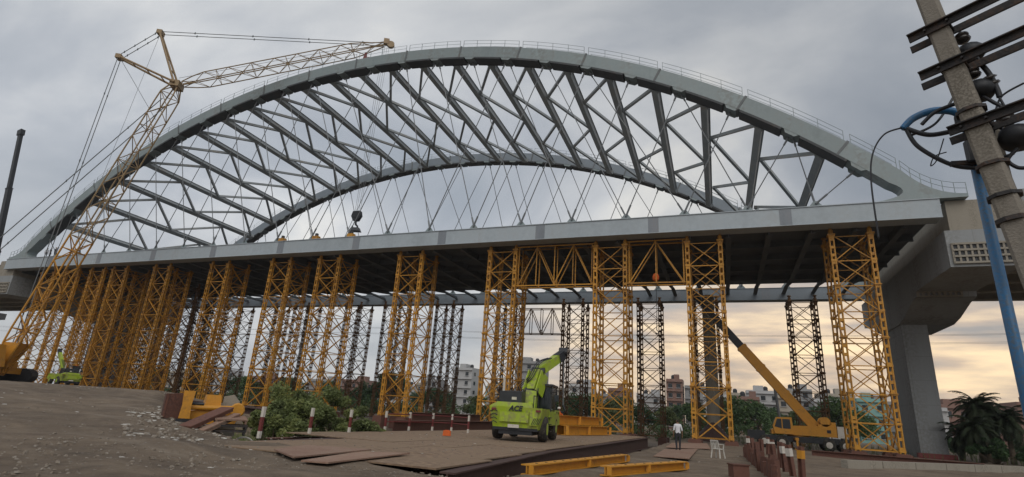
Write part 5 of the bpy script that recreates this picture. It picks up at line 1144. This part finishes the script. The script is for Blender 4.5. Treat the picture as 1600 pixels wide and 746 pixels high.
def building(label, x, y, w, d, h, col, seed, rz=0.0, cols=None):
    r = random.Random(seed); T = thing('building', label, 'building', (x, y, -0.8), rz, None); Wm = WALLS[col]
    b = MB(); b.box((0, 0, h / 2), (w, d, h)); b.build('wall', Wm, T)
    fl = max(1, int(h / 3.2)); nc = cols or max(2, int(w / 3.6))
    for f in range(fl):
        z = (f + 0.55) * h / fl
        sl2 = MB().box((0, -d / 2 - 0.35, (f + 1) * h / fl - 0.1), (w + 0.2, 0.75, 0.2)).build('floor_ledge', Wm, T)
        for c in range(nc):
            xx = -w / 2 + w * (c + 0.5) / nc
            wn = link('window', win_me, T, (xx, -d / 2 - 0.03, z)); link('window_sill', sill_me, wn, (0, 0, -0.85))
        for c in range(2): link('window', win_me, T, (w / 2 + 0.03 if rz <= 0 else -w / 2 - 0.03, -d / 4 + c * d / 2, z), (0, 0, R(90)))
    p = MB(); t = 0.25
    for s in (-1, 1): p.box((s * (w / 2 - t / 2), 0, h + 0.45), (t, d, 0.9)); p.box((0, s * (d / 2 - t / 2), h + 0.453), (w - 2 * t, t, 0.9))
    p.build('parapet', Wm, T)
    st = MB(); sx2 = r.uniform(-w / 4, w / 4); st.box((sx2, 0, h + 1.4), (w * 0.3, d * 0.4, 2.8)); st.build('stair_head', Wm, T)
    tk = MB(); tk.lathe((-sx2, 0, h + 1.0), [(0.75, 0), (0.8, 0.1), (0.8, 1.2), (0.5, 1.6), (0.2, 1.7)], 12); tk.box((-sx2, 0, h + 0.5), (1.6, 1.6, 1.0)); tk.build('water_tank', DARK, T)
    return T
bl = [(-61, 172, 10, 10, 19, 'white', 'white house with tiered balconies and roof terrace behind the trees', -0.1), (-49, 180, 9, 9, 12, 'teal', 'teal painted house beside the white terrace house', 0),
      (-31, 172, 12, 12, 22.5, 'grey', 'tall grey concrete apartment block above the lime green crane', 0.1), (-16, 186, 14, 10, 13, 'cream', 'wide cream house in the gap beside the tall grey block', 0),
      (2, 176, 13, 10, 11, 'grey', 'grey two storey house low behind the trees', 0), (17, 182, 10, 10, 12, 'white', 'pale house behind the trees, next to the brick shed', 0),
      (27.5, 172, 6, 8, 17.5, 'brick', 'narrow red brick tower house with roof frame', 0), (36, 176, 10, 10, 15.5, 'grey', 'dark grey long block beside the red brick tower house', 0),
      (47, 184, 11, 10, 14, 'cream', 'cream block beside the white house with the dark window band', 0), (58, 172, 11, 9, 14.5, 'white', 'white house with one dark window band beyond the crane boom', 0),
      (70, 178, 9, 9, 16, 'grey', 'grey block with roof tanks above the mobile crane', 0), (81, 172, 11, 9, 14.5, 'cream', 'cream house between the brown tower and the pier', 0), (93, 168, 12, 9, 12.5, 'grey', 'grey low house just beside the pier', 0),
      (118, 172, 16, 10, 12.5, 'brick', 'long brick building beyond the palm with pale roof band', 0), (137, 168, 18, 12, 14, 'brick', 'broad red brick block behind the blue pole', 0), (156, 160, 16, 12, 11, 'cream', 'cream block beyond the broad red brick one', 0),
      (-80, 176, 12, 10, 12, 'cream', 'cream house low behind the brown towers', 0), (-98, 184, 13, 10, 11, 'white', 'white low house between two brown towers', 0), (-120, 176, 14, 10, 12, 'brick', 'brick house seen between the yellow towers', 0),
      (-150, 190, 16, 12, 12, 'grey', 'grey house seen past the last yellow towers by the crawler crane', 0), (-186, 186, 18, 12, 12, 'brick', 'wide red brick house under the far deck end', 0), (-225, 190, 18, 12, 15, 'white', 'white block far off beyond the deck end', 0), (-262, 196, 20, 12, 13, 'cream', 'cream block far off past the crawler crane', 0)]
bl += [(-71, 160, 8, 8, 13, 'grey', 'grey narrow house beside the white terrace house', 0), (-40, 158, 7, 8, 12, 'cream', 'small cream house tucked beside the tall grey block', 0), (-6, 160, 9, 8, 13.5, 'white', 'small white house next to the wide cream house', 0), (9, 158, 8, 8, 12.5, 'brick', 'small brick house behind the hanging hook', 0), (42, 160, 8, 8, 12, 'white', 'small white house behind the boom tip tower', 0), (52.5, 156, 7, 8, 11.5, 'brick', 'low brick house beside the white house with the dark window band', 0), (65, 158, 7, 8, 12.5, 'cream', 'small cream house beneath the crane boom', 0), (76, 160, 7, 8, 12, 'white', 'small white house behind the mobile crane cab', 0), (88, 156, 8, 8, 12.5, 'teal', 'pale teal house seen through the tower by the pier', 0), (104, 160, 9, 8, 11, 'white', 'small white house past the pier shaft', 0)]
for i, (x, y, w, d, h, c, lb, rz) in enumerate(bl): building(lb, x, y, w, d, h, c, 100 + i, rz)
# parked bus beyond the palms
BU = thing('bus', 'white bus with blue windscreen parked beyond the palms', 'bus', (76.5, 21.5, -0.25), R(-35))
MB().prism([(-1.2, 0.5), (1.2, 0.5), (1.2, 2.7), (1.05, 3.0), (-1.05, 3.0), (-1.2, 2.7)], 'y', 0, 8.5).build('body', WHITE, BU)
MB().box((0, -0.02, 2.05), (2.1, 0.05, 1.1)).build('windscreen', BLUE, BU)
for i in range(5):
    for s in (-1, 1): MB().box((s * 1.21, 1.2 + 1.55 * i, 2.1), (0.04, 1.3, 0.9)).build('window', GLASS, BU)
for y in (1.6, 6.8):
    for s in (-1, 1): w = MB().lathe((s * 1.12 - 0.15, y, 0.5), [(0.3, 0), (0.5, 0.05), (0.5, 0.25), (0.3, 0.3)], 16, (1, 0, 0)).build('tyre', RUBBER, BU); MB().lathe((s * 1.12 - 0.16, y, 0.5), [(0.1, 0), (0.28, 0.01), (0.28, 0.31), (0.1, 0.32)], 12, (1, 0, 0)).build('rim', WHITE, w)
for s in (-1, 1): MB().box((s * 0.85, -0.02, 0.85), (0.35, 0.06, 0.2)).build('headlight', PLASTIC, BU)

# ------------------------------------------------------------------ dusty air
hm = bpy.data.materials.new('haze'); hm.use_nodes = True; t = hm.node_tree; t.nodes.clear()
pv_ = N(t, 'ShaderNodeVolumePrincipled'); pv_.inputs['Color'].default_value = (0.93, 0.94, 0.95, 1); pv_.inputs['Density'].default_value = 0.00025; pv_.inputs['Anisotropy'].default_value = 0.2
om = N(t, 'ShaderNodeOutputMaterial'); L(t, pv_.outputs[0], om.inputs['Volume'])
hz2 = MB().box((0, 1200, 31), (5600, 4000, 72)).build('haze', hm); kind(hz2, 'stuff'); hz2['label'] = 'thin dusty haze hanging over the whole site'; hz2['category'] = 'haze'
